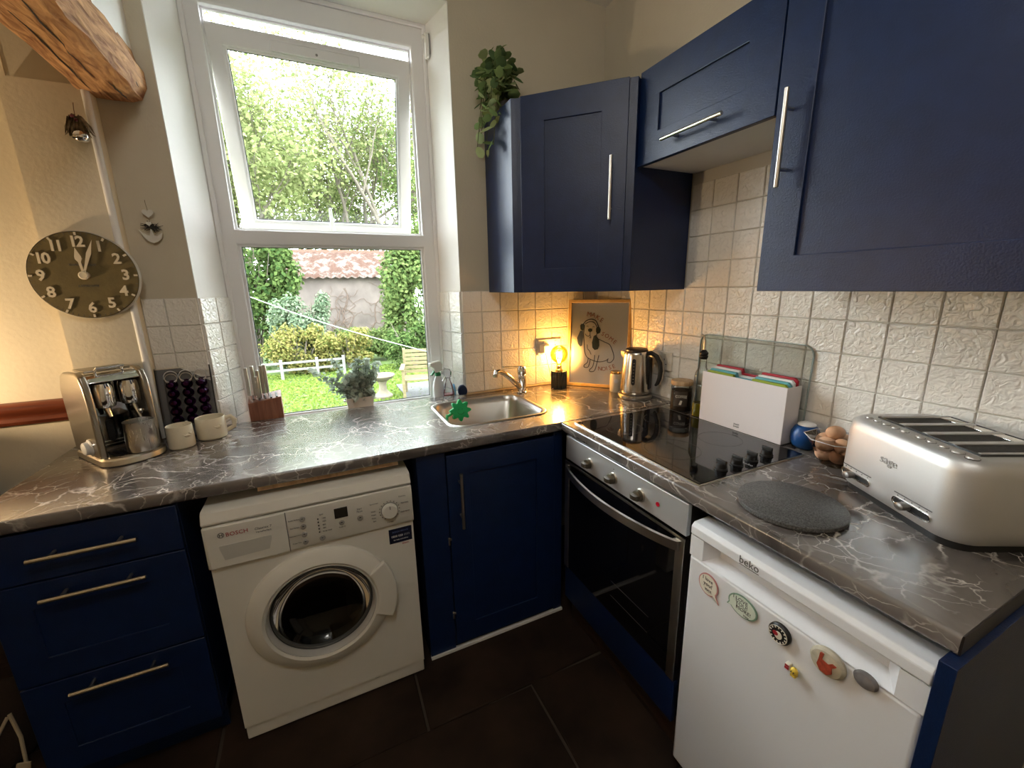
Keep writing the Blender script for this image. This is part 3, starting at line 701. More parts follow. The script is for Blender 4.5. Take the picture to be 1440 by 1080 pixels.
of = MB().lathe([(.017, 0), (.017, -.004), (.013, -.006), (.011, -.002), (0, -.002)], 24, axis='y').build('overflow', chrome, sk, loc=(-.88, -.117, H-.035))
for k in range(3):
    a = 2*PI*k/3; MB().prism([(0, .002), (.004, .009), (-.004, .009)], -.0032, -.0015, 'xz').build('slot', black_p, of, rot=(0, a, 0))
MB().lathe([(.038, 0), (.034, .003), (.02, .002), (0, .002)], 28).build('waste', chrome, sk, loc=(-.815, -.285, H-.1675))

tp = thing('tap', 'chrome single-lever mixer tap behind the sink', 'tap', (-.545, -.100, H))
MB().lathe([(.027, 0), (.027, .006), (.023, .010), (.0225, .085), (.0215, .095), (.018, .100)], 28).build('body', chrome, tp)
MB().lathe([(.0225, .100), (.0245, .104), (.024, .128), (.019, .140), (.008, .146), (0, .147)], 28).build('cap', chrome, tp)
sp = [(-.010, -.004, .030), (-.040, -.016, .058), (-.085, -.034, .098), (-.125, -.050, .128), (-.155, -.062, .142), (-.172, -.070, .140), (-.176, -.072, .128)]
MB().tube(sp, [.016, .0155, .0145, .0135, .0125, .0120, .0115], 14).build('spout', chrome, tp)
MB().tube([(0, 0, .140), (-.035, -.014, .146), (-.085, -.034, .153), (-.125, -.050, .158)], [.010, .007, .006, .0065], 10, flat=.6).build('lever', chrome, tp)
MB().lathe([(.0125, 0), (.0125, -.012), (.009, -.013)], 16, c=(-.176, -.072, .128)).build('aerator', steel_h, tp)

# flower scrubber
gm = mat('green_silicone', (.010, .42, .13), .45, sub=.2)
pF = U(647, 577, 'y', -.34)
fl = thing('flower_scrubber', 'bright green flower-shaped dish scrubber with a smile in the sink', 'scrubber', tuple(pF), rot=(math.radians(-12), 0, math.radians(-6)))
po = []
for k in range(96):
    a = 2*PI*k/96; r_ = .040+.0075*math.cos(8*a); po.append((r_*math.cos(a), r_*math.sin(a)))
MB().prism(po, -.012, .012, 'xz').build('sponge', gm, fl, bev=.005, seg=3)
gd = mat('green_dark', (.004, .25, .07), .5)
sm = [(.016*math.cos(math.radians(a)), -.0128, .016*math.sin(math.radians(a))) for a in range(205, 336, 10)]
MB().tube(sm, .0016, 6).build('smile', gd, fl)
for x in (-.008, .008): MB().sphere((x, -.0125, .006), .0022, seg=8, rings=6).build('eye', gd, fl)
MB().tube([(-.030, .012, -.01), (-.05, .02, -.02), (CAM.x*0+(-1.020-pF.x), .02, -.03)], .006, 8).lathe([(.018, 0), (.012, .006), (0, .008)], 16, (-1.020-pF.x, .02, -.03), 'x').build('suction_holder', gm, fl)

# ================================================================== CORNER: LAMP, PICTURE, KETTLE, JARS
sock = mat('socket_white', (.74, .70, .62), .35)
def socket(name, label, loc, rz, double):
    t = thing(name, label, 'socket', loc, rz); wd = .146 if double else .086
    B(-wd/2, -.010, -.043, wd/2, 0, .043).build('plate', sock, t, bev=.003)
    for s in ((-.036, .036) if double else (0,)):
        B(s-.006, -.013, .016, s+.006, -.009, .032).build('switch', sock, t, bev=.001)
        for dx, dz, w_, h_ in ((0, .008, .004, .008), (-.011, -.014, .008, .003), (.011, -.014, .008, .003)):
            B(s+dx-w_/2, -.0104, dz-h_/2, s+dx+w_/2, -.0098, dz+h_/2).build('slot', black_p, t)
        MB().cyl((s*1.75 if double else .033, -.0105, 0), .0025, .001, 'y', 10).build('screw', steel_h, t)
    return t
socket('double_socket', 'double wall socket on the back tiles behind the lamp', (-.331, -.009, 1.133), 0, True)
socket('wall_switch', 'wall socket on the side tiles behind the kettle handle', (-.009, -.552, 1.105), -PI/2, False)
pg = thing('plug', 'white plug pushed into the double socket', 'plug', (-.367, -.0195, 1.126))
MB().loft([[(x*.028, 0, z*.026) for x, z in ((-1, -1), (1, -1), (1, 1), (-1, 1))], [(x*.026, -.012, z*.024) for x, z in ((-1, -1), (1, -1), (1, 1), (-1, 1))], [(x*.017, -.034, z*.020) for x, z in ((-1, -1), (1, -1), (1, 1), (-1, 1))]]).build('body', sock, pg, bev=.003)
MB().tube([(0, -.02, -.022), (.004, -.03, -.06), (.02, -.03, -.12), (.035, -.025, -.170), (.05, -.028, -.198)], .003, 8).build('flex', sock, pg)

bl_ = thing('bulb_lamp', 'small lamp with smoked ribbed glass base and glowing amber globe bulb', 'lamp', (-.316, -.095, H))
rg = []
for z, s in ((0, .96), (.004, 1), (.086, 1), (.092, .96), (.092, .55)):
    rg.append([((.041+.0024*math.cos(20*2*PI*k/120))*s*math.cos(2*PI*k/120), (.041+.0024*math.cos(20*2*PI*k/120))*s*math.sin(2*PI*k/120), z) for k in range(120)])
MB().loft(rg).build('base', mat('smoked_ribbed_glass', (.035, .036, .030), .08, spec=.7, coat=.5), bl_, ang=50)
brass = mat('brass', (.70, .48, .20), .25, 1)
MB().lathe([(.020, .0921), (.020, .100), (.016, .104), (.0145, .122), (.012, .124)], 24).build('bulb_holder', brass, bl_)
prof = []
for k in range(17):
    a = math.radians(-68+158*k/16); prof.append((max(.048*math.cos(a), 0), .184+.048*math.sin(a)))
MB().lathe([(.013, .120), (.0135, .132)]+prof, 32, caps=False).build('bulb', glassy('amber_glass', (1.0, .62, .22), .7), bl_)
fil = MB()
for k in range(6):
    a = 2*PI*k/6; fil.tube([(.004*math.cos(a), .004*math.sin(a), .135), (.015*math.cos(a), .015*math.sin(a), .165), (.011*math.cos(a+.4), .011*math.sin(a+.4), .196)], .0016, 6)
fil.sphere((0, 0, .180), .013, .013, .015, 14, 10)
fil.build('filament', emit('filament_glow', (1.0, .72, .34), 60), bl_)
ld = bpy.data.lights.new('bulb_light', 'POINT'); ld.energy = 4.2; ld.color = (1.0, .78, .50); ld.shadow_soft_size = .028
lo = bpy.data.objects.new('bulb_light', ld); COL.objects.link(lo); lo.parent = bl_; lo.location = (0, 0, .1785)

# framed print across the corner
fp = Vector((-.250, -.070, H+.001)); fdir = Vector((.227, -.244, 0)).normalized()
FWD, FHT, LEAN = .335, .468, math.radians(4.5)
frz = math.atan2(fdir.y, fdir.x)
pf = thing('framed_print', 'gold-framed dog print reading make some noise, standing in the corner', 'picture', tuple(fp), rot=(-LEAN, 0, frz))
gold = woodmat('gold_wood_frame', (.50, .30, .10), (.70, .46, .19), .4, (1, 1, 1), 20, .05)
pf.rotation_mode = 'XYZ'
MB().ring(rect(0, 0, FWD, FHT), rect(.016, .016, FWD-.016, FHT-.016), -.010, .012, 'xz').build('frame', gold, pf, bev=.002)
B(.012, .004, .012, FWD-.012, .008, FHT-.012).build('backing', dark_wood, pf)
paper = mat('print_paper', (.90, .85, .76), .7)
B(.014, .0005, .014, FWD-.014, .003, FHT-.014).build('print', paper, pf)
B(.014, -.004, .014, FWD-.014, -.0025, FHT-.014).build('glass', glassy('picture_glass', (1, 1, 1), .9), pf)
bpy.context.view_layer.update()
pm = pf.matrix_world.copy(); pmi = pm.inverted(); pn = (pm.to_3x3() @ Vector((0, -1, 0))); pp = pm @ Vector((0, 0, 0))
def onp(x, y):           # point read from the enlarged detail of the print, brought to the paper plane
    q = pmi @ UPL(740+x*160/1080, 400+y*160/1080, pp, pn); return Vector((q.x, -.0006, q.z))
ink = mat('ink_brown', (.06, .05, .04), .6); inkb = mat('ink_blue', (.12, .15, .20), .6); inkg = mat('ink_green', (.05, .07, .05), .6); orange = mat('ink_orange', (.52, .17, .06), .6)
def stroke(name, pts, m, wd=.0021, closed=False):
    P = [onp(*p) for p in pts]
    Q = []
    nn = len(P)
    for i in range(nn if closed else nn-1):          # Catmull-Rom
        a, b, c, d = P[(i-1) % nn if closed else max(i-1, 0)], P[i], P[(i+1) % nn], P[(i+2) % nn if closed else min(i+2, nn-1)]
        for k in range(5):
            t = k/5; Q.append(.5*((2*b)+(c-a)*t+(2*a-5*b+4*c-d)*t*t+(3*b-a-3*c+d)*t**3))
    if not closed: Q.append(P[-1])
    MB().tube(Q, wd, 6, closed).xf(Matrix.Translation((0, -.0006, 0)) @ Matrix.Diagonal((1, .25, 1, 1))).build(name, m, prt)
def blob(name, pts, m, dy=0):
    P = [onp(*p) for p in pts]; MB().prism([(p.x, p.z) for p in P], -.0009-dy, .0004, 'xz').build(name, m, prt)
prt = [c for c in pf.children if c.name.startswith('print')][0]
stroke('line', [(552, 400), (545, 470), (550, 560), (555, 640), (578, 690), (630, 720), (690, 735), (750, 725), (780, 705)], ink)
stroke('line', [(560, 375), (600, 355), (640, 360), (668, 395), (672, 450), (664, 500)], ink)
stroke('headband', [(540, 380), (570, 345), (620, 330), (665, 350), (688, 410)], ink, .0026)
blob('ear_cup', [(512, 390), (522, 375), (545, 372), (556, 390), (552, 425), (535, 440), (516, 425)], inkg)
blob('ear_cup', [(662, 420), (672, 402), (695, 405), (708, 430), (700, 460), (678, 470), (662, 450)], inkg)
blob('ear', [(512, 440), (536, 440), (540, 500), (530, 580), (512, 590), (490, 560), (482, 510)], inkb)
blob('ear', [(640, 490), (660, 480), (690, 520), (694, 580), (680, 615), (650, 622), (628, 600), (624, 550)], inkg)
blob('nose', [(586, 425), (605, 416), (626, 424), (626, 442), (608, 454), (590, 445)], inkg)
stroke('mouth', [(606, 452), (604, 480), (590, 492), (570, 484), (560, 468)], ink, .0016)
stroke('mouth', [(604, 480), (614, 500), (608, 508), (600, 498)], ink, .0016)
stroke('eye', [(572, 400), (580, 394), (590, 400)], ink, .0013); stroke('eye', [(630, 405), (640, 400), (650, 406)], ink, .0013)
stroke('line', [(690, 520), (740, 545), (790, 570), (815, 620), (830, 670), (828, 710), (800, 740), (770, 735), (775, 715)], ink)
stroke('line', [(578, 570), (582, 610), (600, 630), (615, 665)], ink, .0018)
stroke('foreleg', [(588, 700), (580, 740), (550, 765), (552, 785), (585, 785), (600, 750), (606, 715)], ink)
stroke('foreleg', [(650, 670), (645, 720), (630, 780), (600, 810), (610, 828), (645, 820), (665, 770), (690, 672)], ink)
bpy.context.view_layer.update()
def letters(s, pts, size):
    P = [onp(*p) for p in pts]
    for k, ch in enumerate(s):
        a = P[max(k-1, 0)]; b = P[min(k+1, len(P)-1)]; an = math.atan2(b.z-a.z, b.x-a.x)
        text('lettering', ch, size, orange, prt, (P[k].x, -.0012, P[k].z), (PI/2, -an, 0))
letters('MAKE', [(598, 285), (640, 292), (680, 315), (715, 340)], .034)
letters('SOME', [(728, 470), (765, 490), (805, 520), (840, 548)], .030)
letters('NOISE', [(700, 800), (736, 803), (764, 798), (795, 790), (830, 778)], .031)

cj = thing('ceramic_pot', 'small cream ceramic pot with golden lid between print and kettle', 'pot', (-.108, -.318, H))
MB().lathe([(.026, 0), (.030, .005), (.031, .040), (.031, .085), (.027, .096)], 32).build('body', cream_c, cj)
MB().lathe([(.028, .0962), (.029, .100), (.028, .108), (.010, .111), (0, .112)], 32).build('lid', brass, cj)
MB().lathe([(.011, 0), (.011, -.003), (.007, -.004), (0, -.004)], 20, axis='y').build('medallion', white_paint, cj, loc=(-.019, -.0255, .062), rot=(0, 0, math.radians(-36)))

kt = thing('kettle', 'brushed steel electric kettle with dark curved handle on its power base', 'kettle', (-.098, -.452, H))
MB().lathe([(.078, 0), (.082, .006), (.082, .016), (.076, .022), (.040, .024), (0, .024)], 48).build('power_base', steel, kt)
kb = MB().lathe([(.068, .025), (.0715, .030), (.0715, .045), (.069, .10), (.0645, .16), (.060, .215), (.058, .226), (.054, .230), (.050, .232)], 56)
kb.build('body', brushed('kettle_steel', (.62, .58, .52), .22, (120, 120, 1)), kt)
MB().lathe([(.052, .2312), (.052, .238), (.046, .243), (.020, .246), (0, .246)], 40).build('lid', mat('lid_dark', (.06, .05, .045), .35, .4), kt)
ha = math.radians(-62)                                # handle direction
hx, hy = math.cos(ha), math.sin(ha)
HP = [(.050, .222), (.075, .226), (.100, .212), (.117, .182), (.122, .145), (.118, .110), (.108, .082), (.098, .070)]
rg = []
for i, (r_, z) in enumerate(HP):
    a = HP[max(i-1, 0)]; b = HP[min(i+1, len(HP)-1)]; t = Vector((b[0]-a[0], b[1]-a[1])).normalized(); nn = Vector((-t.y, t.x)); wv = [.017, .017, .016, .0155, .015, .014, .012, .008][i]; th = [.010, .010, .010, .011, .011, .010, .008, .005][i]
    rg.append([((r_+nn.x*th*q)*hx-wv*s*hy, (r_+nn.x*th*q)*hy+wv*s*hx, z+nn.y*th*q) for q, s in ((-1, -.8), (-1, .8), (0, 1), (1, .8), (1, -.8), (0, -1))])
MB().loft(rg).build('handle', black_p, kt, bev=.003)
rg = []
for i, (r_, z) in enumerate(HP[1:-1]):
    i += 1
    a = HP[i-1]; b = HP[i+1]; t = Vector((b[0]-a[0], b[1]-a[1])).normalized(); nn = Vector((t.y, -t.x))*-1
    c_ = Vector((r_, z))+nn*.0112; w_ = .011
    rg.append([((c_.x+nn.x*q)*hx-w_*s*hy, (c_.x+nn.x*q)*hy+w_*s*hx, c_.y+nn.y*q) for q, s in ((0, -1), (0, 1), (.002, 1), (.002, -1))])
MB().loft(rg).build('handle_trim', steel_h, kt)
MB().loft([[(.045*hx+s*.022*-hy, .045*hy+s*.022*hx, z) for s, z in ((-1, .04), (1, .04), (1, .21), (-1, .21))], [(.073*hx+s*.018*-hy, .073*hy+s*.018*hx, z) for s, z in ((-1, .05), (1, .05), (1, .20), (-1, .20))]]).build('handle_spine', black_p, kt, bev=.003)
sa = ha+PI                                            # spout opposite the handle
MB().loft([[(.045*math.cos(sa)-s*.022*math.sin(sa), .045*math.sin(sa)+s*.022*math.cos(sa), z) for s, z in ((-1, .228), (1, .228), (.6, .165), (-.6, .165))],
           [(.078*math.cos(sa)-s*.006*math.sin(sa), .078*math.sin(sa)+s*.006*math.cos(sa), z) for s, z in ((-1, .226), (1, .226), (.6, .205), (-.6, .205))]]).build('spout', steel_h, kt, bev=.003)
ga = math.atan2(CAM.y+.452, CAM.x+.098)-math.radians(9)
gz = MB().prism(rr(-.0085, .075, .0085, .200, .0083), -.003, .003, 'xz').build('water_gauge', black_p, kt, loc=(.0735*math.cos(ga), .0735*math.sin(ga), 0), rot=(math.radians(-4.2), 0, ga+PI/2))
for k in range(7): B(-.003, -.0036, .088+k*.015, .003, -.0028, .0895+k*.015).build('gauge_mark', steel_h, gz)
for k in range(3): MB().cyl((.081*math.cos(ga+.16*(k-1)), .081*math.sin(ga+.16*(k-1)), .017), .005, .0055, 'z', 12).build('base_button', steel_h, kt)

sj = thing('storage_jar', 'glass storage jar of coffee with a wooden lid', 'jar', (-.060, -.705, H))
MB().lathe([(.040, .0), (.044, .004), (.044, .105), (.041, .112)], 36).build('glass', clear_m, sj)
MB().lathe([(.0415, .003), (.0415, .088), (0, .090)], 32).build('coffee', mat('coffee', (.025, .013, .007), .8, bump=.6, bscale=200), sj)
MB().lathe([(.044, .1125), (.046, .115), (.046, .128), (.044, .131), (0, .131)], 36).build('lid', oak, sj)
ja = math.atan2(CAM.y+.705, CAM.x+.06)
jl = MB().lathe([(.0446, .022), (.0446, .088)], 12, a0=ja-.62, a1=ja+.62, caps=False).build('label', mat('jar_label', (.06, .045, .035), .4), sj)
text('lettering', 'COFFEE', .017, cr_, jl, (.0455*math.cos(ja), .0455*math.sin(ja), .066), (PI/2, 0, ja+PI/2), sx=.8)
MB().prism([(-.008, .030), (.002, .030), (.006, .048), (-.002, .050)], -.0005, .0005, 'xz').build('emblem', cr_, jl, loc=(.0452*math.cos(ja), .0452*math.sin(ja), 0), rot=(0, 0, ja+PI/2))

ob = thing('oil_bottle', 'clear oil bottle with a dark pourer spout beside the board case', 'bottle', (-.072, -.815, H))
MB().lathe([(.027, 0), (.030, .003), (.030, .165), (.027, .185), (.016, .207), (.0135, .222), (.0135, .248), (.015, .250)], 32).build('glass', clear_m, ob)
MB().lathe([(.0275, .004), (.0275, .058), (0, .0585)], 28).build('oil', mat('olive_oil', (.16, .14, .012), .1, spec=.6), ob)
MB().lathe([(.013, .242), (.0165, .2505), (.0165, .256), (.013, .258), (.0165, .262), (.0165, .268), (.010, .276), (.006, .280)], 20).build('stopper', black_p, ob)
MB().tube([(0, 0, .278), (0, 0, .318), (-.003, .004, .335), (-.010, .012, .342)], [.0045, .004, .0038, .0036], 10).build('pourer', steel_h, ob)

# chopping board case and boards -----------------------------------
bx0, bx1, by0, by1, bz = -.108, -.030, -1.182, -.848, .202
cs = thing('board_case', 'white upright case holding coloured chopping boards behind the hob', 'board case', (0, 0, H))
wc = mat('case_white', (.70, .66, .66), .4)
t_ = .003
m = MB().ring([(bx0, by0), (bx1, by0), (bx1, by1), (bx0, by1)], [(bx0+t_, by0+t_), (bx1-t_, by0+t_), (bx1-t_, by1-t_), (bx0+t_, by1-t_)], .004, bz)
m.build('case', wc, cs, bev=.0012)
B(bx0+.001, by0+.001, 0, bx1-.001, by1-.001, .006).build('foot', black_p, cs)
text('lettering', 'Joseph', .0085, print_grey, cs, (bx0-.0005, -1.015, .029), RX); text('lettering', 'Joseph', .0085, print_grey, cs, (bx0-.0005, -1.015, .020), RX)
for k, (nm, c) in enumerate((('green', (.25, .34, .02)), ('teal', (.10, .36, .42)), ('white', (.72, .72, .70)), ('red', (.36, .012, .03)))):
    x = bx0+.010+k*.0165; y0, y1 = by0+.008, by1-.006; z1 = bz+.006+k*.006
    po = [(y0, .010), (y1, .010), (y1, z1-.01), (y1-.01, z1)]
    a = y1-.128+.016*k*0+.0; po += [(y1-.118, z1), (y1-.124, z1-.016), (y1-.190, z1-.016), (y1-.196, z1), (y0+.01, z1), (y0, z1-.01)]
    o = MB().prism(po, 0, .011, 'yz').build('chopping_board', mat('board_'+nm, c, .45), loc=(x, 0, H), bev=.001)
    tag(o, {'green': 'lime green chopping board, frontmost in the white case', 'teal': 'pale teal chopping board in the white case', 'white': 'white chopping board between teal and red ones', 'red': 'dark red chopping board at the back of the case'}[nm], 'chopping board', 'chopping boards in the case')

gb = MB().prism([(-y_, z) for y_, z in rr(.745, 0, 1.195, .335, .035, 6)], -.003, .003, 'yz')
go = tag(gb.build('glass_board', glassy('glass_board', (.97, .985, .98), .8), loc=(-.021, 0, H+.0005), rot=(0, math.radians(1.2), 0), bev=.0008), 'clear glass worktop saver with rounded corners leaning on the tiles', 'glass board')
MB().ring([(-y_, z) for y_, z in rr(.7445, -.0005, 1.1955, .3355, .0355, 6)], [(-y_, z) for y_, z in rr(.7475, .0025, 1.1925, .3325, .0325, 6)], -.0032, .0032, 'yz').build('polished_edge', mat('glass_edge', (.30, .36, .34), .15), go)

# blue pot, eggs in bowl --------------------------------------------
bp_ = thing('blue_pot', 'round blue pot with white lid beside the board case', 'pot', (-.052, -1.225, H))
MB().lathe([(.022, 0), (.036, .010), (.043, .032), (.042, .055), (.033, .074), (.024, .080)], 36).build('body', mat('blue_glaze', (.006, .055, .20), .35), bp_)
MB().lathe([(.026, .0802), (.026, .084), (.020, .088), (0, .090)], 32).build('lid', white_paint, bp_)
eb = thing('egg_bowl', 'clear flared glass bowl full of brown eggs', 'bowl', (-.108, -1.345, H))
pr = [(0, .0), (.036, .001), (.048, .022), (.062, .052), (.084, .084)]
MB().lathe(pr, 8, a0=PI/8, a1=2*PI+PI/8).build('glass', glassy('bowl_glass', (.86, .84, .83), 1.1), eb, ang=20)
MB().tube([(.084*math.cos(PI/8+PI*k/4), .084*math.sin(PI/8+PI*k/4), .084) for k in range(8)], .0013, 6, closed=True).build('rim', mat('bowl_rim', (.55, .53, .52), .15), eb)
eggm = [mat('egg_%d' % k, c, .5, bump=.05, bscale=300, var=.08, vscale=60) for k, c in enumerate(((.60, .36, .22), (.68, .44, .29), (.54, .30, .17)))]
ep_ = [[0]*3]
eme = []
for k in range(3):
    mb = MB().lathe([(max(.0215*math.sin(t)*(1+.10*math.cos(t)), 0), -.0275*math.cos(t)) for t in [PI*i/14 for i in range(15)]], 20); me = mb.mesh('egg'); me.materials.append(eggm[k]); eme.append(me)
for k, (dx, dy, dz, rx, ry) in enumerate(((-.022, .020, .030, 80, 0), (.020, .018, .031, 85, 60), (-.016, -.022, .030, 88, 20), (.022, -.020, .032, 70, 100), (-.042, .012, .066, 75, 40), (-.032, -.034, .068, 60, 150), (-.004, .038, .067, 85, 100), (.030, .0, .070, 80, 10), (-.010, .004, .098, 88, 72))):
    top_egg = k == 8
    o = link('egg', eme[k % 3], None, loc=(-.108+dx*.86, -1.345+dy*.86, H+dz+.003), rot=(math.radians(rx), 0, math.radians(ry)))
    tag(o, 'topmost brown egg lying on the heap in the glass bowl' if top_egg else 'brown egg heaped in the glass bowl', 'egg', 'eggs in the glass bowl')

gr = tag(MB().lathe([(.112, 0), (.1165, .003), (.1165, .012), (.113, .0145), (0, .0145)], 72).build('granite_board', mat('grey_granite', (.085, .085, .085), .5, var=.75, vscale=320), loc=(-.470, -1.440, H)), 'round speckled grey granite board in front of the toaster', 'board')

# toaster -----------------------------------------------------------
TA = math.atan2(-.249, -.13)                          # local x runs along the control face
tl = thing('toaster', 'silver four-slot toaster with two slide levers', 'toaster', (-.222, -1.396, H), TA)
# control face is local -y side (towards -x); local +y points to the wall
TW, TD, TZ = .345, .256, .196
sil = mat('toaster_silver', (.56, .555, .545), .46, .7, bump=.04, bscale=400)
def trr(g, z, r): return [(a, b, z) for a, b in rr(g, g, TW-g, TD-g, r, 8)]
MB().loft([trr(.010, .018, .05), trr(.003, .028, .055), trr(.0, .05, .06), trr(.0, TZ-.030, .06), trr(.004, TZ-.010, .057), trr(.012, TZ-.002, .052), trr(.018, TZ, .048)]).build('body', sil, tl, ang=45)
MB().loft([trr(.016, 0, .045), trr(.014, .018, .046)]).build('base', black_p, tl)
# slot well on top, dark rim with four slots running front to back
wx0, wx1, wy0, wy1 = .052, TW-.048, .062, TD-.028
B(wx0, wy0, TZ-.001, wx1, wy1, TZ+.0012).build('well', black_p, tl)
MB().ring([(wx0-.004, wy0-.004), (wx1+.004, wy0-.004), (wx1+.004, wy1+.004), (wx0-.004, wy1+.004)], [(wx0, wy0), (wx1, wy0), (wx1, wy1), (wx0, wy1)], TZ-.001, TZ+.004).build('well_rim', mat('rim_dark', (.05, .05, .05), .3, .5), tl, bev=.001)
sw = (wx1-wx0)/4
sld = mat('slot_dark', (.02, .018, .015), .7, var=.6, vscale=120)
for k in range(5):
    x = wx0+k*sw; a, b = (x-.0075, x+.0075)
    a = max(a, wx0); b = min(b, wx1)
    B(a, wy0, TZ-.001, b, wy1, TZ+.0045).build('slot_divider', sil, tl, bev=.001)
for k in range(4):
    x = wx0+k*sw; B(x+.0075, wy0+.004, TZ+.0008, x+sw-.0075, wy1-.004, TZ+.0016).build('slot', sld, tl)
    B(x+.0075, wy1-.030, TZ+.001, x+sw-.0075, wy1-.004, TZ+.0036).build('slot_guard', chrome, tl, bev=.001)
for k, (x, r) in enumerate(((.052, .0065), (.078, .0065), (.104, .0065), (.130, .0065), (.156, .0065), (.196, .0068), (.222, .0068), (.250, .0068), (.280, .0095), (.309, .0095))):
    MB().lathe([(r+.0012, 0), (r+.0012, .001), (r, .0012), (r*.9, .0035), (0, .004)], 20).build('button', sil, tl, loc=(x, .034, TZ-.0004))
    MB().ring(circ(x, .034, r+.0022, 20), circ(x, .034, r+.001, 20), TZ-.0008, TZ+.0006).build('button_ring', print_grey, tl)
text('lettering', 'sage', .028, mat('sage_print', (.80, .79, .78), .2, .6), tl, (.170, -.0012, .128), RF, ext=.0008)
for x in (.085, .245):
    sl = MB().ring(rr(x-.048, .040, x+.048, .058, .0088, 5), rr(x-.044, .0435, x+.044, .0545, .0053, 5), -.0028, .0005, 'xz').build('lever_slot', chrome, tl, bev=.0006)
    MB().prism(rr(x-.0435, .044, x+.0435, .054, .0048, 5), -.0008, .001, 'xz').build('slot_back', black_p, sl)
    B(x-.046, -.0012, .0665, x+.046, .0005, .0685).build('scale_line', print_grey, sl)
    for k in range(5): MB().cyl((x-.036+k*.018, -.001, .0625), .0014, .0014, 'y', 8).build('scale_dot', print_grey, sl)
    MB().lathe([(.0095, 0), (.010, -.008), (.0095, -.017), (.006, -.019), (0, -.019)], 20, axis='y').xf(Matrix.Diagonal((1.25, 1, .85, 1))).build('lever_knob', mat('lever_grey', (.18, .17, .16), .35, .6), sl, loc=(x-.010, -.002, .049))
# ================================================================== LEFT END: COFFEE MACHINE, MUGS, CAPSULES
ca = math.radians(36)
cm = thing('coffee_machine', 'steel pod coffee machine with twin chrome groups below the clock', 'coffee machine', (-2.160, -.298, H), ca)
CW, CD, CH = .168, .215, .300                          # local: x width, y depth (+ to the wall), front = -y
cst = brushed('machine_steel', (.36, .32, .26), .30, (1, 1, 60))
gd_ = mat('machine_mirror', (.25, .25, .25), .06, 1)
sh = lambda g, r=.03: rr(g, g, CW-g, CH-.020-g, r, 6)
side = [(0, .022), (CD, .022), (CD, CH-.06), (CD-.03, CH-.012), (CD-.06, CH), (.05, CH+.004), (.022, CH-.006), (.006, CH-.040), (0, CH-.09)]
# two cheeks, back, top and the mirror front
for x0, x1 in ((0, .020), (CW-.020, CW)): MB().prism(side, x0, x1, 'yz').build('side_panel', cst, cm, bev=.006, seg=3)
B(.018, .075, .022, CW-.018, CD-.002, CH-.012).build('body', cst, cm, bev=.003)
MB().prism([(.012, CH-.030), (.030, CH-.008), (.05, CH+.001), (CD-.06, CH-.003), (CD-.03, CH-.015), (CD-.03, CH-.05), (.08, CH-.04), (.06, CH-.036)], .018, CW-.018, 'yz').build('head', chrome, cm, bev=.003)
B(.020, .070, .040, CW-.020, .0765, CH-.034).build('mirror_front', gd_, cm)
B(.025, .055, CH+.0005, CW-.025, .150, CH+.006).build('lid_plate', cst, cm, bev=.002)
MB().tube([(.05, .05, CH+.002), (.05, .03, CH+.014), (.118, .03, CH+.014), (.118, .05, CH+.002)], .0045, 10).build('lever', chrome, cm)
def grp(x, nm):
    g = MB().lathe([(.012, .178), (.025, .184), (.028, .196), (.028, .248), (.024, .262), (.012, .268), (0, .268)], 28).build(nm, chrome, cm, loc=(x, .046, 0))
    return g
g1 = grp(.056, 'coffee_spout'); MB().tube([(0, -.004, .186), (0, -.010, .168), (.002, -.014, .150)], [.011, .008, .006], 10).build('nozzle', chrome, g1)
g2 = grp(.124, 'steam_head'); MB().tube([(0, -.004, .188), (.006, -.012, .145), (.012, -.022, .110), (.010, -.026, .070)], [.007, .0055, .005, .0045], 10).build('steam_wand', chrome, g2)
MB().sphere((.014, -.012, .150), .011, seg=14, rings=10).build('wand_knob', chrome, g2)
MB().prism(rr(-.010, .060, .010, .135, .0095), .066, .0695, 'xz').build('display', black_p, cm, loc=(.060, 0, 0), bev=.001)
for z in (.050, .062): MB().tube([(.022, .0685, z), (CW-.022, .0685, z)], .0015, 6).build('grille_bar', chrome, cm)
# drip tray: rounded, sticking out in front
def tray(g, z): 
    P = [(-.006+g, CD*.9, z), (-.006+g, .0, z)]
    for k in range(13):
        a = PI+PI*k/12; P.append((CW/2+(CW/2+.006-g)*math.cos(a), .0+(.062-g)*math.sin(a), z))
    P += [(CW+.006-g, 0, z), (CW+.006-g, CD*.9, z)]; return P
MB().loft([tray(.004, .0), tray(.0, .004), tray(.002, .020), tray(.008, .026)]).build('drip_tray', steel_h, cm, ang=30)
MB().loft([tray(.003, -.0), tray(.001, .007)]).xf(Matrix.Diagonal((1.0, 1.0, 1, 1))).build('tray_foot', black_p, cm)
MB().prism([(p[0], p[1]) for p in tray(.020, 0)], .0262, .0285).build('tray_grille', mat('grille_steel', (.40, .38, .35), .25, 1), cm)
for k in range(6): B(.03+k*.018, -.03, .0286, .038+k*.018, .055, .0294).build('grille_slot', black_p, cm)
kn = MB().lathe([(.028, 0), (.028, -.004), (.022, -.008), (.021, -.018), (.017, -.021), (0, -.021)], 28, axis='x').build('dial', white_paint, cm, loc=(.0005, .062, .056))
MB().lathe([(.030, 0), (.030, -.003), (.027, -.003)], 28, axis='x', caps=False).build('dial_ring', chrome, kn)

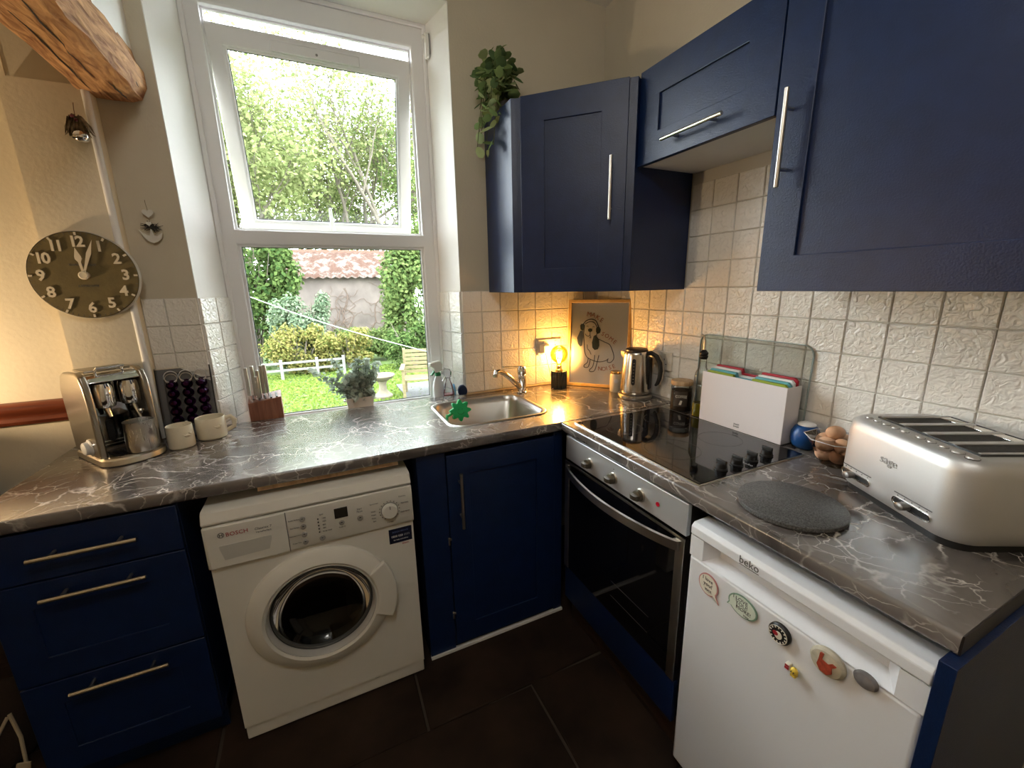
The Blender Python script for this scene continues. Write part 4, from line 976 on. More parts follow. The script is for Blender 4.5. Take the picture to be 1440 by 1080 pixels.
mj_p = cm.matrix_basis @ Vector((.1045, -.024, .0296))
jug = thing('milk_jug', 'steel milk jug on the coffee machine drip tray', 'jug', tuple(mj_p), math.radians(-25))
jug.scale = (1.02, 1.02, 1.08)
pj = []
rg = []
for z, r_ in ((0, .039), (.003, .042), (.03, .042), (.06, .040), (.085, .0385), (.095, .040), (.0945, .0385), (.08, .037), (.02, .040), (.006, .038)):
    q = max(0, (z-.07)/.025)
    rg.append([((r_+(.016*q*math.exp(-((k-0)/3.)**2) if k < 12 else .016*q*math.exp(-((40-k)/3.)**2)))*math.cos(2*PI*k/40), (r_)*math.sin(2*PI*k/40), z+(.006*q*math.exp(-((min(k, 40-k))/3.)**2))) for k in range(40)])
MB().loft(rg).build('body', brushed('jug_steel', (.55, .52, .48), .28, (90, 90, 1)), jug, ang=60)
MB().tube([(-.010, .037, .080), (-.020, .052, .084), (-.026, .056, .060), (-.022, .052, .025), (-.012, .039, .020)], [.004, .005, .005, .005, .004], 10, flat=1.3).build('handle', steel_h, jug)

def mug(label, x, y, r, h, ha, emb):
    t = thing('mug', label, 'mug', (x, y, H), ha)
    MB().lathe([(r*.86, 0), (r*.98, .004), (r, .012), (r*1.01, h*.5), (r*.97, h-.002), (r*.955, h), (r*.92, h-.002), (r*.95, h*.5), (r*.93, .010), (0, .007)], 44).build('body', cream_c, t)
    MB().tube([(r*.94, 0, h*.82), (r+.016, 0, h*.88), (r+.028, 0, h*.66), (r+.024, 0, h*.36), (r*.97, 0, h*.22)], [.006, .006, .0065, .006, .0055], 10, flat=1.4).build('handle', cream_c, t)
    a = emb
    e = MB().sphere((0, 0, 0), .010, .003, .006, 12, 8).sphere((.009, 0, .006), .005, .003, .004, 10, 6).tube([(-.008, 0, .001), (-.016, 0, .006)], [.003, .001], 6)
    e.build('embossed_bird', cream_c, t, loc=((r+.0005)*math.cos(a), (r+.0005)*math.sin(a), h*.58), rot=(0, 0, a+PI/2))
    return t
view = lambda x, y: math.atan2(CAM.y-y, CAM.x-x)
mug('smaller cream mug beside the coffee machine drip tray', -1.972, -.198, .040, .083, math.radians(80), view(-1.972, -.198)-math.radians(80)+.5)
mug('wide cream mug in front of the capsule rack', -1.892, -.128, .0485, .082, math.radians(12), view(-1.892, -.128)-math.radians(12)+.45)

# capsule rack: clear acrylic stand leaning against the tiles
rk = thing('capsule_rack', 'clear acrylic capsule rack leaning on the tiles behind the mugs', 'rack', (-2.052, -.062, H), rot=(math.radians(-9), 0, math.radians(6)))
RW, RH = .172, .268
B(0, .004, 0, RW, .007, RH).build('back_panel', mat('rack_back', (.16, .16, .16), .25), rk)
for x in (0, RW-.004): B(x, -.020, 0, x+.004, .006, RH).build('side_rail', acrylic_m, rk)
B(0, -.030, 0, RW, .007, .004).build('shelf', acrylic_m, rk)
B(-.001, .002, RH-.004, RW+.001, .0075, RH).build('top_edge', steel_h, rk)
B(RW-.003, -.021, 0, RW+.001, -.016, RH).build('edge_strip', black_p, rk)
bpy.context.view_layer.update()
cap_me = MB().lathe([(.0185, 0), (.0185, -.002), (.0150, -.004), (.0128, -.022), (.0085, -.028), (0, -.030)], 22, axis='y').mesh('coffee_capsule'); cap_me.materials.append(mat('capsule_purple', (.035, .008, .045), .18, .9))
rkm = rk.matrix_world.copy()
for c in range(3):
    x = .044+c*.046
    for s in (-1, 1): B(x+s*.0205-.0012, -.010, .01, x+s*.0205+.0012, .004, RH-.02).build('guide', acrylic_m, rk)
    MB().ring(circ(x, RH-.034, .0225, 30), circ(x, RH-.034, .0200, 30), -.006, -.003, 'xz').build('loading_ring', white_paint, rk)
    MB().ring(circ(x, RH-.042, .0195, 30), circ(x, RH-.042, .0180, 30), -.009, -.006, 'xz').build('loading_ring', steel_h, rk)
    for k in range(5):
        p = rkm @ Vector((x, -.002, RH-.066-k*.0345)); o = link('coffee_capsule', cap_me, None, loc=p, rot=rk.rotation_euler)
        tag(o, 'shiny dark purple coffee capsule in the acrylic rack', 'capsule', 'coffee capsules in the rack')
        MB().ring(circ(x, RH-.066-k*.0345, .0200, 24), circ(x, RH-.066-k*.0345, .0186, 24), -.004, -.0015, 'xz').build('slot_ring', acrylic_m, rk)

# ================================================================== WINDOW LEDGE
ZS = .806
kbk = thing('knife_block', 'reddish wooden knife block on the window ledge', 'knife block', (-1.752, .045, ZS), math.radians(8))
pA = U(360, 563, 'y', .045)
m = MB().loft([[(-.035, 0, 0), (.092, -.012, 0), (.100, .085, 0), (-.028, .098, 0)], [(-.035, 0, .186), (.092, -.012, .202), (.100, .085, .214), (-.028, .098, .198)]])
m.build('block', woodmat('block_wood', (.20, .075, .045), (.33, .14, .085), .45, (9, 9, 1)), kbk, bev=.002)
for k in range(5): B(-.015+k*.022, .012, .199, -.008+k*.022, .075, .2045).build('slot', dark_wood, kbk, rot=(math.radians(5), 0, 0))
hk = mat('knife_steel', (.55, .54, .53), .3, 1)
for k, (u, v0, v1) in enumerate(((351, 517, 556), (360, 514, 556), (367, 520, 560), (372, 513, 553), (377, 512, 552), (365, 529, 562))):
    y = .085 if k < 5 else .062
    a = U(u, v1, 'y', y); b = U(u, v0, 'y', y)
    t = thing('kitchen_knife', 'steel-handled kitchen knife standing in the wooden block', 'knife', (a.x, y, a.z), group='knives in the block')
    L_ = b.z-a.z
    MB().loft([[(-.006, -.009, 0), (.006, -.009, 0), (.006, .009, 0), (-.006, .009, 0)], [(-.0065, -.010, L_*.5), (.0065, -.010, L_*.5), (.0065, .010, L_*.5), (-.0065, .010, L_*.5)], [(-.006, -.012, L_), (.006, -.012, L_), (.006, .009, L_), (-.006, .009, L_)]]).build('handle', hk, t, bev=.002)
    B(-.001, -.008, -.10, .001, .008, 0).build('blade', chrome, t)
# planter with silvery foliage
pl = thing('potted_plant', 'silvery leaved plant in a pale trough on the window ledge', 'potted plant', (-1.332, .098, ZS))
MB().loft([[(x*.050, y*.032, 0) for x, y in ((-1, -1), (1, -1), (1, 1), (-1, 1))], [(x*.062, y*.040, .150) for x, y in ((-1, -1), (1, -1), (1, 1), (-1, 1))], [(x*.058, y*.036, .150) for x, y in ((-1, -1), (1, -1), (1, 1), (-1, 1))], [(x*.056, y*.034, .138) for x, y in ((-1, -1), (1, -1), (1, 1), (-1, 1))]]).build('trough', mat('trough_cream', (.66, .58, .50), .6), pl, bev=.002)
for s in (-1, 1): B(s*.060, -.012, .128, s*.074, .012, .136).build('lug', white_paint, pl, bev=.002)
B(-.055, -.033, .130, .055, .033, .138).build('soil', dark_wood, pl)
def leafmesh(pts, nrm, size, elong=1.6, seed=1):
    r_ = np.random.default_rng(seed); n = len(pts)
    a = nrm+r_.normal(0, .5, (n, 3)); a /= np.linalg.norm(a, axis=1)[:, None]
    b = np.cross(a, r_.normal(0, 1, (n, 3))); b /= np.linalg.norm(b, axis=1)[:, None]; c = np.cross(a, b)
    s = size*r_.uniform(.6, 1.25, n)[:, None]
    V = np.empty((n, 4, 3)); V[:, 0] = pts-b*s*elong/2; V[:, 1] = pts+c*s*.5+a*s*.12; V[:, 2] = pts+b*s*elong/2; V[:, 3] = pts-c*s*.5+a*s*.12
    me = bpy.data.meshes.new('leaves'); me.vertices.add(4*n); me.vertices.foreach_set('co', V.reshape(-1))
    me.loops.add(4*n); me.loops.foreach_set('vertex_index', np.arange(4*n, dtype=np.int32))
    me.polygons.add(n); me.polygons.foreach_set('loop_start', np.arange(0, 4*n, 4, dtype=np.int32)); me.polygons.foreach_set('loop_total', np.full(n, 4, dtype=np.int32))
    me.update(calc_edges=True); me.validate()
    return me
stems = MB(); LP = []; LN = []
for k in range(26):
    a = random.uniform(0, 2*PI); sp_ = random.uniform(.02, .15); hgt = random.uniform(.10, .27)*(1-.35*sp_/.15)
    x0, y0 = random.uniform(-.045, .045), random.uniform(-.022, .022)
    P = [(x0, y0, .13)]
    for i in range(1, 7):
        t = i/6; P.append((x0+math.cos(a)*sp_*t**1.3, y0+math.sin(a)*sp_*.28*t**1.3, .13+hgt*t-.02*t*t*sp_/.1))
    stems.tube(P, .0018, 5)
    for i in range(1, 7):
        for q in range(9):
            LP.append([P[i][0]+random.gauss(0, .010), P[i][1]+random.gauss(0, .009), P[i][2]+random.gauss(0, .011)]); LN.append([math.cos(a)*.4, math.sin(a)*.4-.3, .8])
stems.build('stems', mat('stem_green', (.12, .15, .08), .7), pl)
lv = link('leaves', leafmesh(np.array(LP), np.array(LN), .021, 1.5, 3), leafmat('silver_leaf', (.30, .36, .30), (.62, .68, .60), .45), pl); lv['kind'] = 'stuff'

# bottles by the sink
def ledge(u, y): p = U(u, 530, 'y', y); return p.x
sb = thing('spray_bottle', 'white spray bottle with green trigger by the window', 'spray bottle', (ledge(616, .110), .110, ZS), math.radians(200))
MB().lathe([(.030, 0), (.033, .005), (.033, .14), (.026, .18), (.014, .205), (.013, .225)], 28).xf(Matrix.Diagonal((1, .65, 1, 1))).build('body', mat('white_plastic', (.78, .78, .78), .35), sb)
MB().prism([(-.020, .225), (.022, .225), (.030, .250), (.050, .262), (.048, .278), (-.010, .285), (-.024, .265)], -.013, .013, 'xz').build('spray_head', white_app, sb, bev=.004)
MB().prism([(.012, .232), (.022, .240), (.044, .215), (.038, .210)], -.007, .007, 'xz').build('trigger', mat('trigger_green', (.02, .22, .08), .4), sb, bev=.002)
MB().prism([(-.02, .05), (.02, .06), (.016, .13), (-.014, .14)], -.0225, -.0212, 'xz').build('label', mat('label_green', (.08, .30, .10), .5), sb)
MB().lathe([(.015, .2052), (.016, .207), (.016, .224), (.014, .2255)], 20).build('collar', mat('trigger_green2', (.02, .20, .07), .4), sb)
sp2 = thing('spray_bottle', 'clear spray bottle with pink liquid by the window', 'spray bottle', (ledge(630, .058), .058, ZS), math.radians(190))
MB().lathe([(.026, 0), (.029, .004), (.029, .12), (.022, .16), (.012, .185), (.011, .20)], 24).build('body', glassy('clear_plastic', (.92, .92, .94), 2.0), sp2)
MB().lathe([(.026, .003), (.026, .115), (0, .116)], 24).build('liquid', mat('pink_liquid', (.62, .18, .20), .2), sp2)
MB().prism([(-.014, .198), (.016, .198), (.022, .218), (.042, .228), (.040, .242), (-.008, .246), (-.018, .230)], -.010, .010, 'xz').build('spray_head', glassy('head_plastic', (.85, .85, .88), 2.5), sp2, bev=.003)
MB().prism([(.010, .203), (.018, .210), (.034, .188), (.029, .184)], -.005, .005, 'xz').build('trigger', white_app, sp2, bev=.001)
sp3 = thing('soap_bottle', 'light blue soap bottle beside the navy sponge', 'bottle', (ledge(641, .100), .100, ZS))
MB().lathe([(.020, 0), (.023, .004), (.023, .135), (.018, .152), (.009, .158), (.009, .170), (0, .170)], 24).build('body', mat('light_blue', (.18, .42, .70), .3), sp3)
MB().tube([(0, 0, .168), (0, 0, .186), (-.02, -.012, .188)], .005, 8).build('pump', white_app, sp3)
sp4 = thing('sponge_holder', 'navy scouring sponge standing at the tiled corner', 'sponge', (-.845, -.022, H), math.radians(-8))
MB().prism([(.024*math.cos(math.radians(a)), max(0, .030+.030*math.sin(math.radians(a)))) for a in range(-40, 221, 20)], -.011, .011, 'xz').build('sponge', mat('navy_sponge', (.006, .016, .055), .8, bump=.6, bscale=250), sp4, bev=.003)
MB().prism([(.022*math.cos(math.radians(a)), max(0, .030+.028*math.sin(math.radians(a)))) for a in range(-40, 221, 20)], .0112, .016, 'xz').build('scourer', mat('scourer_blue', (.08, .26, .52), .8), sp4)

# ================================================================== WALL DECORATION
clk = U(119.5, 387.5, 'y', NIB-.03)
ck = thing('wall_clock', 'round olive-brown wall clock with raised cream numerals on the nib', 'clock', (clk.x, NIB-.001, clk.z))
CR = .141
numm = mat('clock_cream', (.66, .57, .42), .6)
MB().lathe([(CR-.004, 0), (CR, -.004), (CR, -.024), (CR-.003, -.028), (0, -.028)], 96, axis='y').build('dial', mat('clock_face', (.125, .092, .032), .65, bump=.15, bscale=120, var=.15, vscale=25), ck)
MB().lathe([(CR+.0005, -.006), (CR+.002, -.010), (CR+.002, -.022), (CR-.0005, -.0275)], 96, axis='y', caps=False).build('rim', mat('clock_rim', (.50, .46, .38), .5), ck)
for n in range(1, 13):
    a = 2*PI*n/12; r_ = .107
    text('numeral', str(n), .047, numm, ck, (r_*math.sin(a), -.030, r_*math.cos(a)), RF, ext=.0025, sx=.95, spacing=.78, bold=.0013)
    B(-.0028, -.031, .128, .0028, -.028, .138).build('hour_mark', numm, ck, rot=(0, a, 0))
for n in range(60):
    if n % 5: B(-.0005, -.0286, .131, .0005, -.0279, .138).build('minute_mark', print_grey, ck, rot=(0, 2*PI*n/60, 0))
def ang(u, v): p = U(u, v, 'y', NIB-.03); return math.atan2(p.x-clk.x, p.z-clk.z), math.hypot(p.x-clk.x, p.z-clk.z)
ah, rh = ang(105.7, 348.2); am, rm = ang(130.3, 337.8)
MB().prism([(-.003, 0), (-.0035, rh*.48), (-.009, rh*.60), (-.0085, rh*.68), (0, rh), (.0085, rh*.68), (.009, rh*.60), (.0035, rh*.48), (.003, 0)], -.035, -.033, 'xz').build('hour_hand', numm, ck, rot=(0, ah, 0))
MB().prism([(-.0028, -.01), (-.0035, rm*.3), (-.0062, rm*.62), (0, rm), (.0062, rm*.62), (.0035, rm*.3), (.0028, -.01)], -.038, -.036, 'xz').build('minute_hand', numm, ck, rot=(0, am, 0))
MB().lathe([(.0135, -.028), (.0135, -.040), (.010, -.042), (.005, -.041), (0, -.041)], 28, axis='y').build('centre_boss', numm, ck)
text('lettering', 'THOMAS   KENT', .0095, print_grey, ck, (0, -.0284, .034), RF); text('lettering', 'LONDON', .0105, print_grey, ck, (.003, -.0284, -.034), RF, spacing=1.2)

hp_ = U(208, 300, 'y', -.012)
hh = thing('hanging_hearts', 'string of wooden hearts, twigs and a white dove on grey wall', 'decoration', (hp_.x, -.012, hp_.z))
def heart(s): return [(s*(16*math.sin(t)**3)/17, s*(13*math.cos(t)-5*math.cos(2*t)-2*math.cos(3*t)-math.cos(4*t))/17) for t in [2*PI*k/28 for k in range(28)]]
whw = mat('chalk_white', (.66, .64, .58), .7)
MB().prism(heart(.018), -.004, .004, 'xz').build('heart', whw, hh, bev=.001)
MB().tube([(0, 0, .012), (-.002, 0, .032), (-.004, .008, .045)], .0008, 5).tube([(0, 0, -.014), (0, 0, -.075)], .0008, 5).build('string', mat('twine', (.25, .2, .13), .9), hh)
MB().prism([(x-.002, z-.036) for x, z in heart(.009)], -.009, -.004, 'xz').build('heart', whw, hh)
tw = MB()
for k in range(70):
    a = random.uniform(0, 2*PI); r_ = random.uniform(.010, .036)
    tw.tube([(random.gauss(.002, .006), random.uniform(-.006, .006), -.046+random.gauss(0, .004)), (r_*math.cos(a)+.004, random.uniform(-.010, .006), -.046+r_*.6*math.sin(a))], [.0016, .0007], 4)
tw.build('twig_bundle', mat('dark_twig', (.05, .045, .04), .9), hh)
MB().prism([(-.036, -.056), (-.016, -.074), (-.007, -.076), (0, -.048), (.006, -.076), (.014, -.078), (.032, -.064), (.026, -.084), (.013, -.097), (0, -.102), (-.014, -.096), (-.026, -.080)], -.005, .002, 'xz').build('dove', whw, hh, bev=.001)

bp0 = U(108, 172, 'y', NIB-.02)
be = thing('hanging_bell', 'silver bell with feather tuft hanging below the oak beam', 'decoration', (bp0.x, NIB-.022, bp0.z))
MB().sphere((.004, -.006, -.042), .0215, .019, .019, 22, 14).build('bell', mat('bell_silver', (.70, .68, .66), .12, 1), be)
B(-.010, -.026, -.053, .014, -.018, -.050).build('bell_slit', black_p, be)
fe = MB()
for k in range(60):
    a = random.uniform(0, 2*PI); t = random.random(); x, z = random.gauss(0, .006), .022-.018*t
    fe.tube([(x, random.uniform(-.006, .010), z), (x*1.8+.012*math.cos(a), -.004+.012*math.sin(a), z-.030-.02*random.random()), (x*2+.017*math.cos(a), -.004+.014*math.sin(a), z-.05)], [.0045, .0048, .0008], 5, flat=.35)
fe.build('feathers', mat('brown_feather', (.16, .12, .07), .9, var=.5, vscale=90), be)
MB().sphere((-.004, -.008, .014), .006, seg=10, rings=8).sphere((.003, -.010, .004), .005, seg=10, rings=8).sphere((.019, -.014, -.032), .004, seg=8, rings=6).build('berries', mat('berry', (.14, .02, .03), .4), be)
MB().tube([(0, 0, .02), (-.003, .010, .040), (-.003, .016, .060)], .001, 5).build('string', mat('twine2', (.2, .12, .06), .9), be)

# trailing plant on the corner cabinet -----------------------------
iv = thing('trailing_plant', 'green leafy plant trailing over the corner cabinet edge', 'plant', (-.60, -.12, 2.193))
MB().lathe([(.030, 0), (.038, .004), (.045, .055), (.042, .055), (.036, .010), (0, .008)], 24).build('pot', mat('pot_brown', (.05, .04, .03), .8), iv)
def leaf_me(m):
    P = [(0, 0), (.35, .18), (.50, .5), (.42, .80), (0, 1.0), (-.42, .80), (-.50, .5), (-.35, .18)]
    mb = MB(); mid = [(0, 0, 0), (0, .5, -.06), (0, 1.0, .02)]
    vs_ = [(x, y, .10*abs(x)) for x, y in P]+[(0, .5, -.05)]
    me = mb.add(vs_, [(i, (i+1) % 8, 8) for i in range(8)]).mesh('leaf', 80); me.materials.append(m); return me
lms = [leaf_me(leafmat('ivy_leaf_%d' % k, c0, c1, .25)) for k, (c0, c1) in enumerate((((.13, .20, .075), (.22, .30, .12)), ((.30, .37, .16), (.42, .48, .25)), ((.06, .11, .045), (.12, .18, .08))))]
stm = MB()
nl = 0
for k in range(30):
    tx = random.uniform(-.165, .02); drop = random.uniform(-.17, .10) if tx < -.085 else random.uniform(.05, .17)
    P = []
    y0 = random.uniform(-.12, .06); pkz = random.uniform(.09, .20)
    for i in range(9):
        t = i/8; x = tx*(t**.8); z = .05+pkz*math.sin(min(1, t*1.5)*PI/2)-(pkz+.05-drop)*max(0, t-.45)**1.3*2.17 if drop < .05 else .05+(drop)*math.sin(t*PI/2)
        P.append((x, y0*t, z))
    stm.tube(P, .0016, 5)
    for i in range(2, 9):
        for q in range(2 if k % 2 else 1):
            s = random.uniform(.036, .058)
            o = bpy.data.objects.new('leaf', lms[random.choices((0, 1, 2), (4, 4, 2))[0]]); COL.objects.link(o); o.parent = iv
            o.location = (P[i][0]+random.gauss(0, .010), P[i][1]+random.gauss(0, .012), P[i][2]+random.gauss(0, .010)); o.scale = (s*.8, s, s)
            o.rotation_euler = (random.uniform(-1.2, .6), random.uniform(-.8, .8), random.uniform(0, 2*PI)); nl += 1
stm.build('stems', mat('ivy_stem', (.10, .11, .04), .8), iv)

# ================================================================== NEXT ROOM AND FLOOR
sbd = thing('sideboard', 'dark wooden sideboard in the next room', 'sideboard', (-3.20, -.10, 0))
B(-.62, -.06, .12, .65, .07, .86).build('body', dark_wood, sbd, bev=.004); B(-.65, -.075, .86, .66, .072, .89).build('top', dark_wood, sbd, bev=.006)
for x in (-.30, .30): B(x-.28, -.070, .18, x+.28, -.0605, .82).build('door', dark_wood, sbd, bev=.003)
for x in (-.56, .52):
    for y in (-.055, .015): B(x, y, 0, x+.05, y+.05, .12).build('leg', dark_wood, sbd)
tl_ = thing('wall_lamp', 'unseen warm lamp of the next room, its bowl shaped to block low light', 'lamp', (-2.95, -.004, 1.12))  # unseen lamp for the warm glow; bowl shaped to block light downwards
MB().lathe([(.045, 0), (.045, -.010), (.030, -.018), (0, -.018)], 28, axis='y').build('base', brass, tl_)
MB().tube([(0, -.015, 0), (0, -.16, -.06), (0, -.27, -.06), (0, -.30, -.035)], .007, 10).build('arm', brass, tl_)
MB().lathe([(0, -.032), (.050, -.026), (.085, -.004), (.100, .030), (.096, .030), (.080, .0), (.045, -.020), (0, -.026)], 36, (0, -.30, 0), caps=False).build('bowl', brass, tl_)
MB().sphere((0, -.30, .030), .026, seg=14, rings=10).build('bulb', emit('warm_bulb', (1, .66, .30), 25), tl_)
l2 = bpy.data.lights.new('wall_lamp_light', 'POINT'); l2.energy = 48; l2.color = (1, .74, .45); l2.shadow_soft_size = .03
lo2 = bpy.data.objects.new('wall_lamp_light', l2); COL.objects.link(lo2); lo2.parent = tl_; lo2.location = (0, -.30, .040)
# cloth bag with cord beside the drawer unit
cb = thing('cloth_bag', 'dark cloth bag with cream cord and tag on the floor', 'bag', (-2.56, -.30, 0))
rg = []
for z, s in ((0, 1.0), (.02, 1.12), (.08, 1.10), (.15, .92), (.20, .70), (.225, .40)):
    rg.append([((.085*s+random.gauss(0, .005))*math.cos(2*PI*k/20), (.11*s+random.gauss(0, .005))*math.sin(2*PI*k/20), z) for k in range(20)])
MB().loft(rg).build('body', mat('dark_cloth', (.03, .018, .012), .95, bump=.5, bscale=120), cb, ang=70)
crd = mat('cream_cord', (.45, .38, .27), .9)
MB().tube([(.055, -.075, .17), (.02, -.115, .10), (.0, -.145, .03), (.03, -.165, .006), (.075, -.150, .006), (.090, -.125, .02), (.080, -.095, .10), (.058, -.070, .175)], .005, 8).build('cord', crd, cb)
MB().prism([(.070, .012), (.105, .004), (.115, .045), (.085, .055)], -.150, -.146, 'xz').build('tag', crd, cb)
# globe lamp added above the viewer, out of view, to brighten the kitchen
def pendant(label, x, y, z, r, col, st):
    t = thing('fill_globe', label, 'lamp', (x, y, z))
    MB().sphere((0, 0, 0), r, seg=32, rings=20).build('globe', emit('globe_glow', col, st), t)
    MB().lathe([(.035, r-.004), (.035, r+.04), (.008, r+.05)], 20).build('gallery', brass, t)
    MB().tube([(0, 0, r+.04), (0, 0, 2.79-z)], .004, 6).build('flex', black_p, t)
    MB().lathe([(.05, 2.80-z), (.05, 2.785-z), (.01, 2.765-z)], 24).build('ceiling_rose', white_paint, t)
pendant('opal globe lamp added out of view to brighten the kitchen', -1.6, -1.95, 2.58, .12, (1.0, .97, .92), 17)

# ================================================================== GARDEN
GZ = -.5
lawn_m = mat('lawn', (.05, .085, .012), .9, var=.4, vscale=3)
lawn = struct(B(-26, .36, GZ-.2, 26, 45, GZ).build('ground', lawn_m, smooth=False), 'short green lawn outside the window'); lawn['kind'] = 'structure'
n = 26000
px_ = np.stack([rng.uniform(-5, 3, n), rng.uniform(3.5, 9.2, n), np.full(n, GZ+.012)], 1)
gs_ = link('grass', leafmesh(px_, np.tile([0, -.6, .6], (n, 1)).astype(float), .035, 1.8, 5), leafmat('grass_blades', (.07, .115, .018), (.15, .20, .045), .3)); tag(gs_, 'short bright grass of the lawn', 'grass', kind='stuff')

# shed --------------------------------------------------------------
sd = thing('garden_shed', 'rendered stone outbuilding with mossy corrugated roof beyond the shrubs', 'shed', (0, 12.9, GZ))
B(-2.0, 0, 0, 1.7, 3.0, 2.38).build('walls', mat('render_pinkish', (.17, .14, .125), .95, bump=.8, bscale=6, var=.35, vscale=1.6), sd)
nr = 74; top = []; 
vs_ = []; fs = []
for i in range(nr+1):
    x = -2.5+4.5*i/nr; h = .028*math.cos(2*PI*i/4)
    vs_ += [(x, -.22, 2.36+h), (x, 1.6, 3.25+h), (x, 1.6, 3.22+h), (x, -.22, 2.33+h)]
for i in range(nr):
    a, b = 4*i, 4*i+4; fs += [(a, b, b+1, a+1), (a+3, a+2, b+2, b+3), (a, a+3, b+3, b), (a+1, b+1, b+2, a+2)]
rm_, t__, b__, N__, L__ = nt('mossy_corrugated'); 
tc = N__.new('ShaderNodeTexCoord'); nz = N__.new('ShaderNodeTexNoise'); nz.inputs['Scale'].default_value = 3.2; nz.inputs['Detail'].default_value = 9; nz.inputs['Roughness'].default_value = .7
L__.new(tc.outputs['Object'], nz.inputs['Vector']); rp = N__.new('ShaderNodeValToRGB'); rp.color_ramp.elements[0].position = .38; rp.color_ramp.elements[0].color = (.15, .135, .125, 1); rp.color_ramp.elements[1].position = .52; rp.color_ramp.elements[1].color = (.055, .026, .016, 1)
L__.new(nz.outputs['Fac'], rp.inputs['Fac']); L__.new(rp.outputs['Color'], b__.inputs['Base Color']); b__.inputs['Roughness'].default_value = .95
MB().add(vs_, fs).build('roof', rm_, sd, ang=70)
B(-2.5, 1.58, 3.19, 2.0, 1.75, 3.32).build('ridge', mat('ridge_clay', (.15, .07, .05), .9), sd)
vn = MB()
for k in range(9):
    x = random.uniform(-1.6, -.6) if k < 6 else random.uniform(-.5, .8); P = [(x, -.03, random.uniform(0, .5))]
    for i in range(10): P.append((P[-1][0]+random.gauss(.03, .10), -.03, P[-1][2]+random.uniform(.10, .26)))
    P = [p for p in P if p[2] < 2.3]
    vn.tube(P, [max(.006, .022-.0018*i) for i in range(len(P))], 5)
    for i in range(2, len(P)-1, 2):
        q = [P[i]]
        for j in range(5): q.append((q[-1][0]+random.uniform(.02, .16)*(1 if k % 2 else -1), -.03, q[-1][2]+random.gauss(.03, .06)))
        vn.tube(q, .006, 4)
vn.build('bare_vines', mat('vine_wood', (.16, .11, .085), .95), sd)

# trees and shrubs --------------------------------------------------
bark = mat('bark', (.10, .085, .065), .95, bump=.6, bscale=12)
def branches(mb, p, d, L, r, depth, tips, spread=.5, up=.12):
    pts = [p]; rs = [r]; n_ = 5
    for i in range(n_):
        d = (d+Vector((random.gauss(0, .10), random.gauss(0, .10), random.gauss(0, .06)+up*.3))).normalized(); p = p+d*(L/n_); pts.append(p); rs.append(r*(1-.45*(i+1)/n_))
        if depth <= 2: tips.append(p.copy())
    mb.tube(pts, rs, 6 if depth > 2 else 4)
    if depth == 0: return
    for k in range(3 if depth > 1 else 4):
        q = pts[random.randint(2, n_)]
        nd = (d+Vector((random.gauss(0, spread), random.gauss(0, spread), random.gauss(up, spread*.6)))).normalized()
        branches(mb, q, nd, L*random.uniform(.55, .8), r*.5, depth-1, tips, spread, up)
def tree(label, x, y, L, r, nl, col, size, stems=1, depth=4, spread=.55, fuzz=.35, seed=1, name='tree', up=.15, cut=None):
    random.seed(seed)
    t = thing(name, label, 'tree', (x, y, GZ), group='trees beyond the garden')
    mb = MB(); tips = []
    for k in range(stems):
        a = 2*PI*k/max(1, stems)+.3; d = Vector((.35*math.cos(a) if stems > 1 else 0, .35*math.sin(a) if stems > 1 else 0, 1)).normalized()
        branches(mb, Vector((.1*math.cos(a), .1*math.sin(a), -.05)), d, L, r, depth, tips, spread, up)
    mb.build('trunk', bark, t, ang=80)
    tp_ = np.array([tuple(q) for q in tips]); r_ = np.random.default_rng(seed)
    P = tp_[r_.integers(0, len(tp_), nl)]+r_.normal(0, fuzz, (nl, 3))
    P = P[P[:, 2] > .6]
    f = link('foliage', leafmesh(P, np.tile([0, -.5, .7], (len(P), 1)).astype(float), size, 1.7, seed), col, t); f['kind'] = 'stuff'
    return t
lg = leafmat('leaf_light', (.095, .125, .042), (.26, .285, .125), .5); lg2 = leafmat('leaf_mid', (.05, .09, .028), (.17, .22, .075), .45)
ly = leafmat('leaf_yellow', (.09, .12, .03), (.30, .26, .09), .5); ldk = leafmat('leaf_dark', (.028, .06, .018), (.11, .16, .05), .4); lbl = leafmat('leaf_grey', (.07, .11, .065), (.20, .25, .16), .35)
tree('multi-stemmed tree with bare dark branches behind the shed', .3, 18.5, 4.9, .16, 16000, lg, .10, stems=4, seed=11, fuzz=.38, spread=.42)
tree('dense light green tree left of the shed', -5.2, 18.0, 5.2, .18, 44000, lg, .105, stems=3, seed=23, fuzz=.55)
tree('tall sparse tree right of the shed', 5.2, 20.5, 5.2, .15, 12000, lg2, .105, stems=3, seed=37, fuzz=.45)
tree('far tree rising above the others', -1.8, 27, 6.6, .22, 26000, lg, .145, stems=3, seed=5, fuzz=.7)
tree('thin tree with bare twigs far right', 9.5, 25, 6.0, .15, 15000, lg, .13, stems=2, seed=8, fuzz=.5)

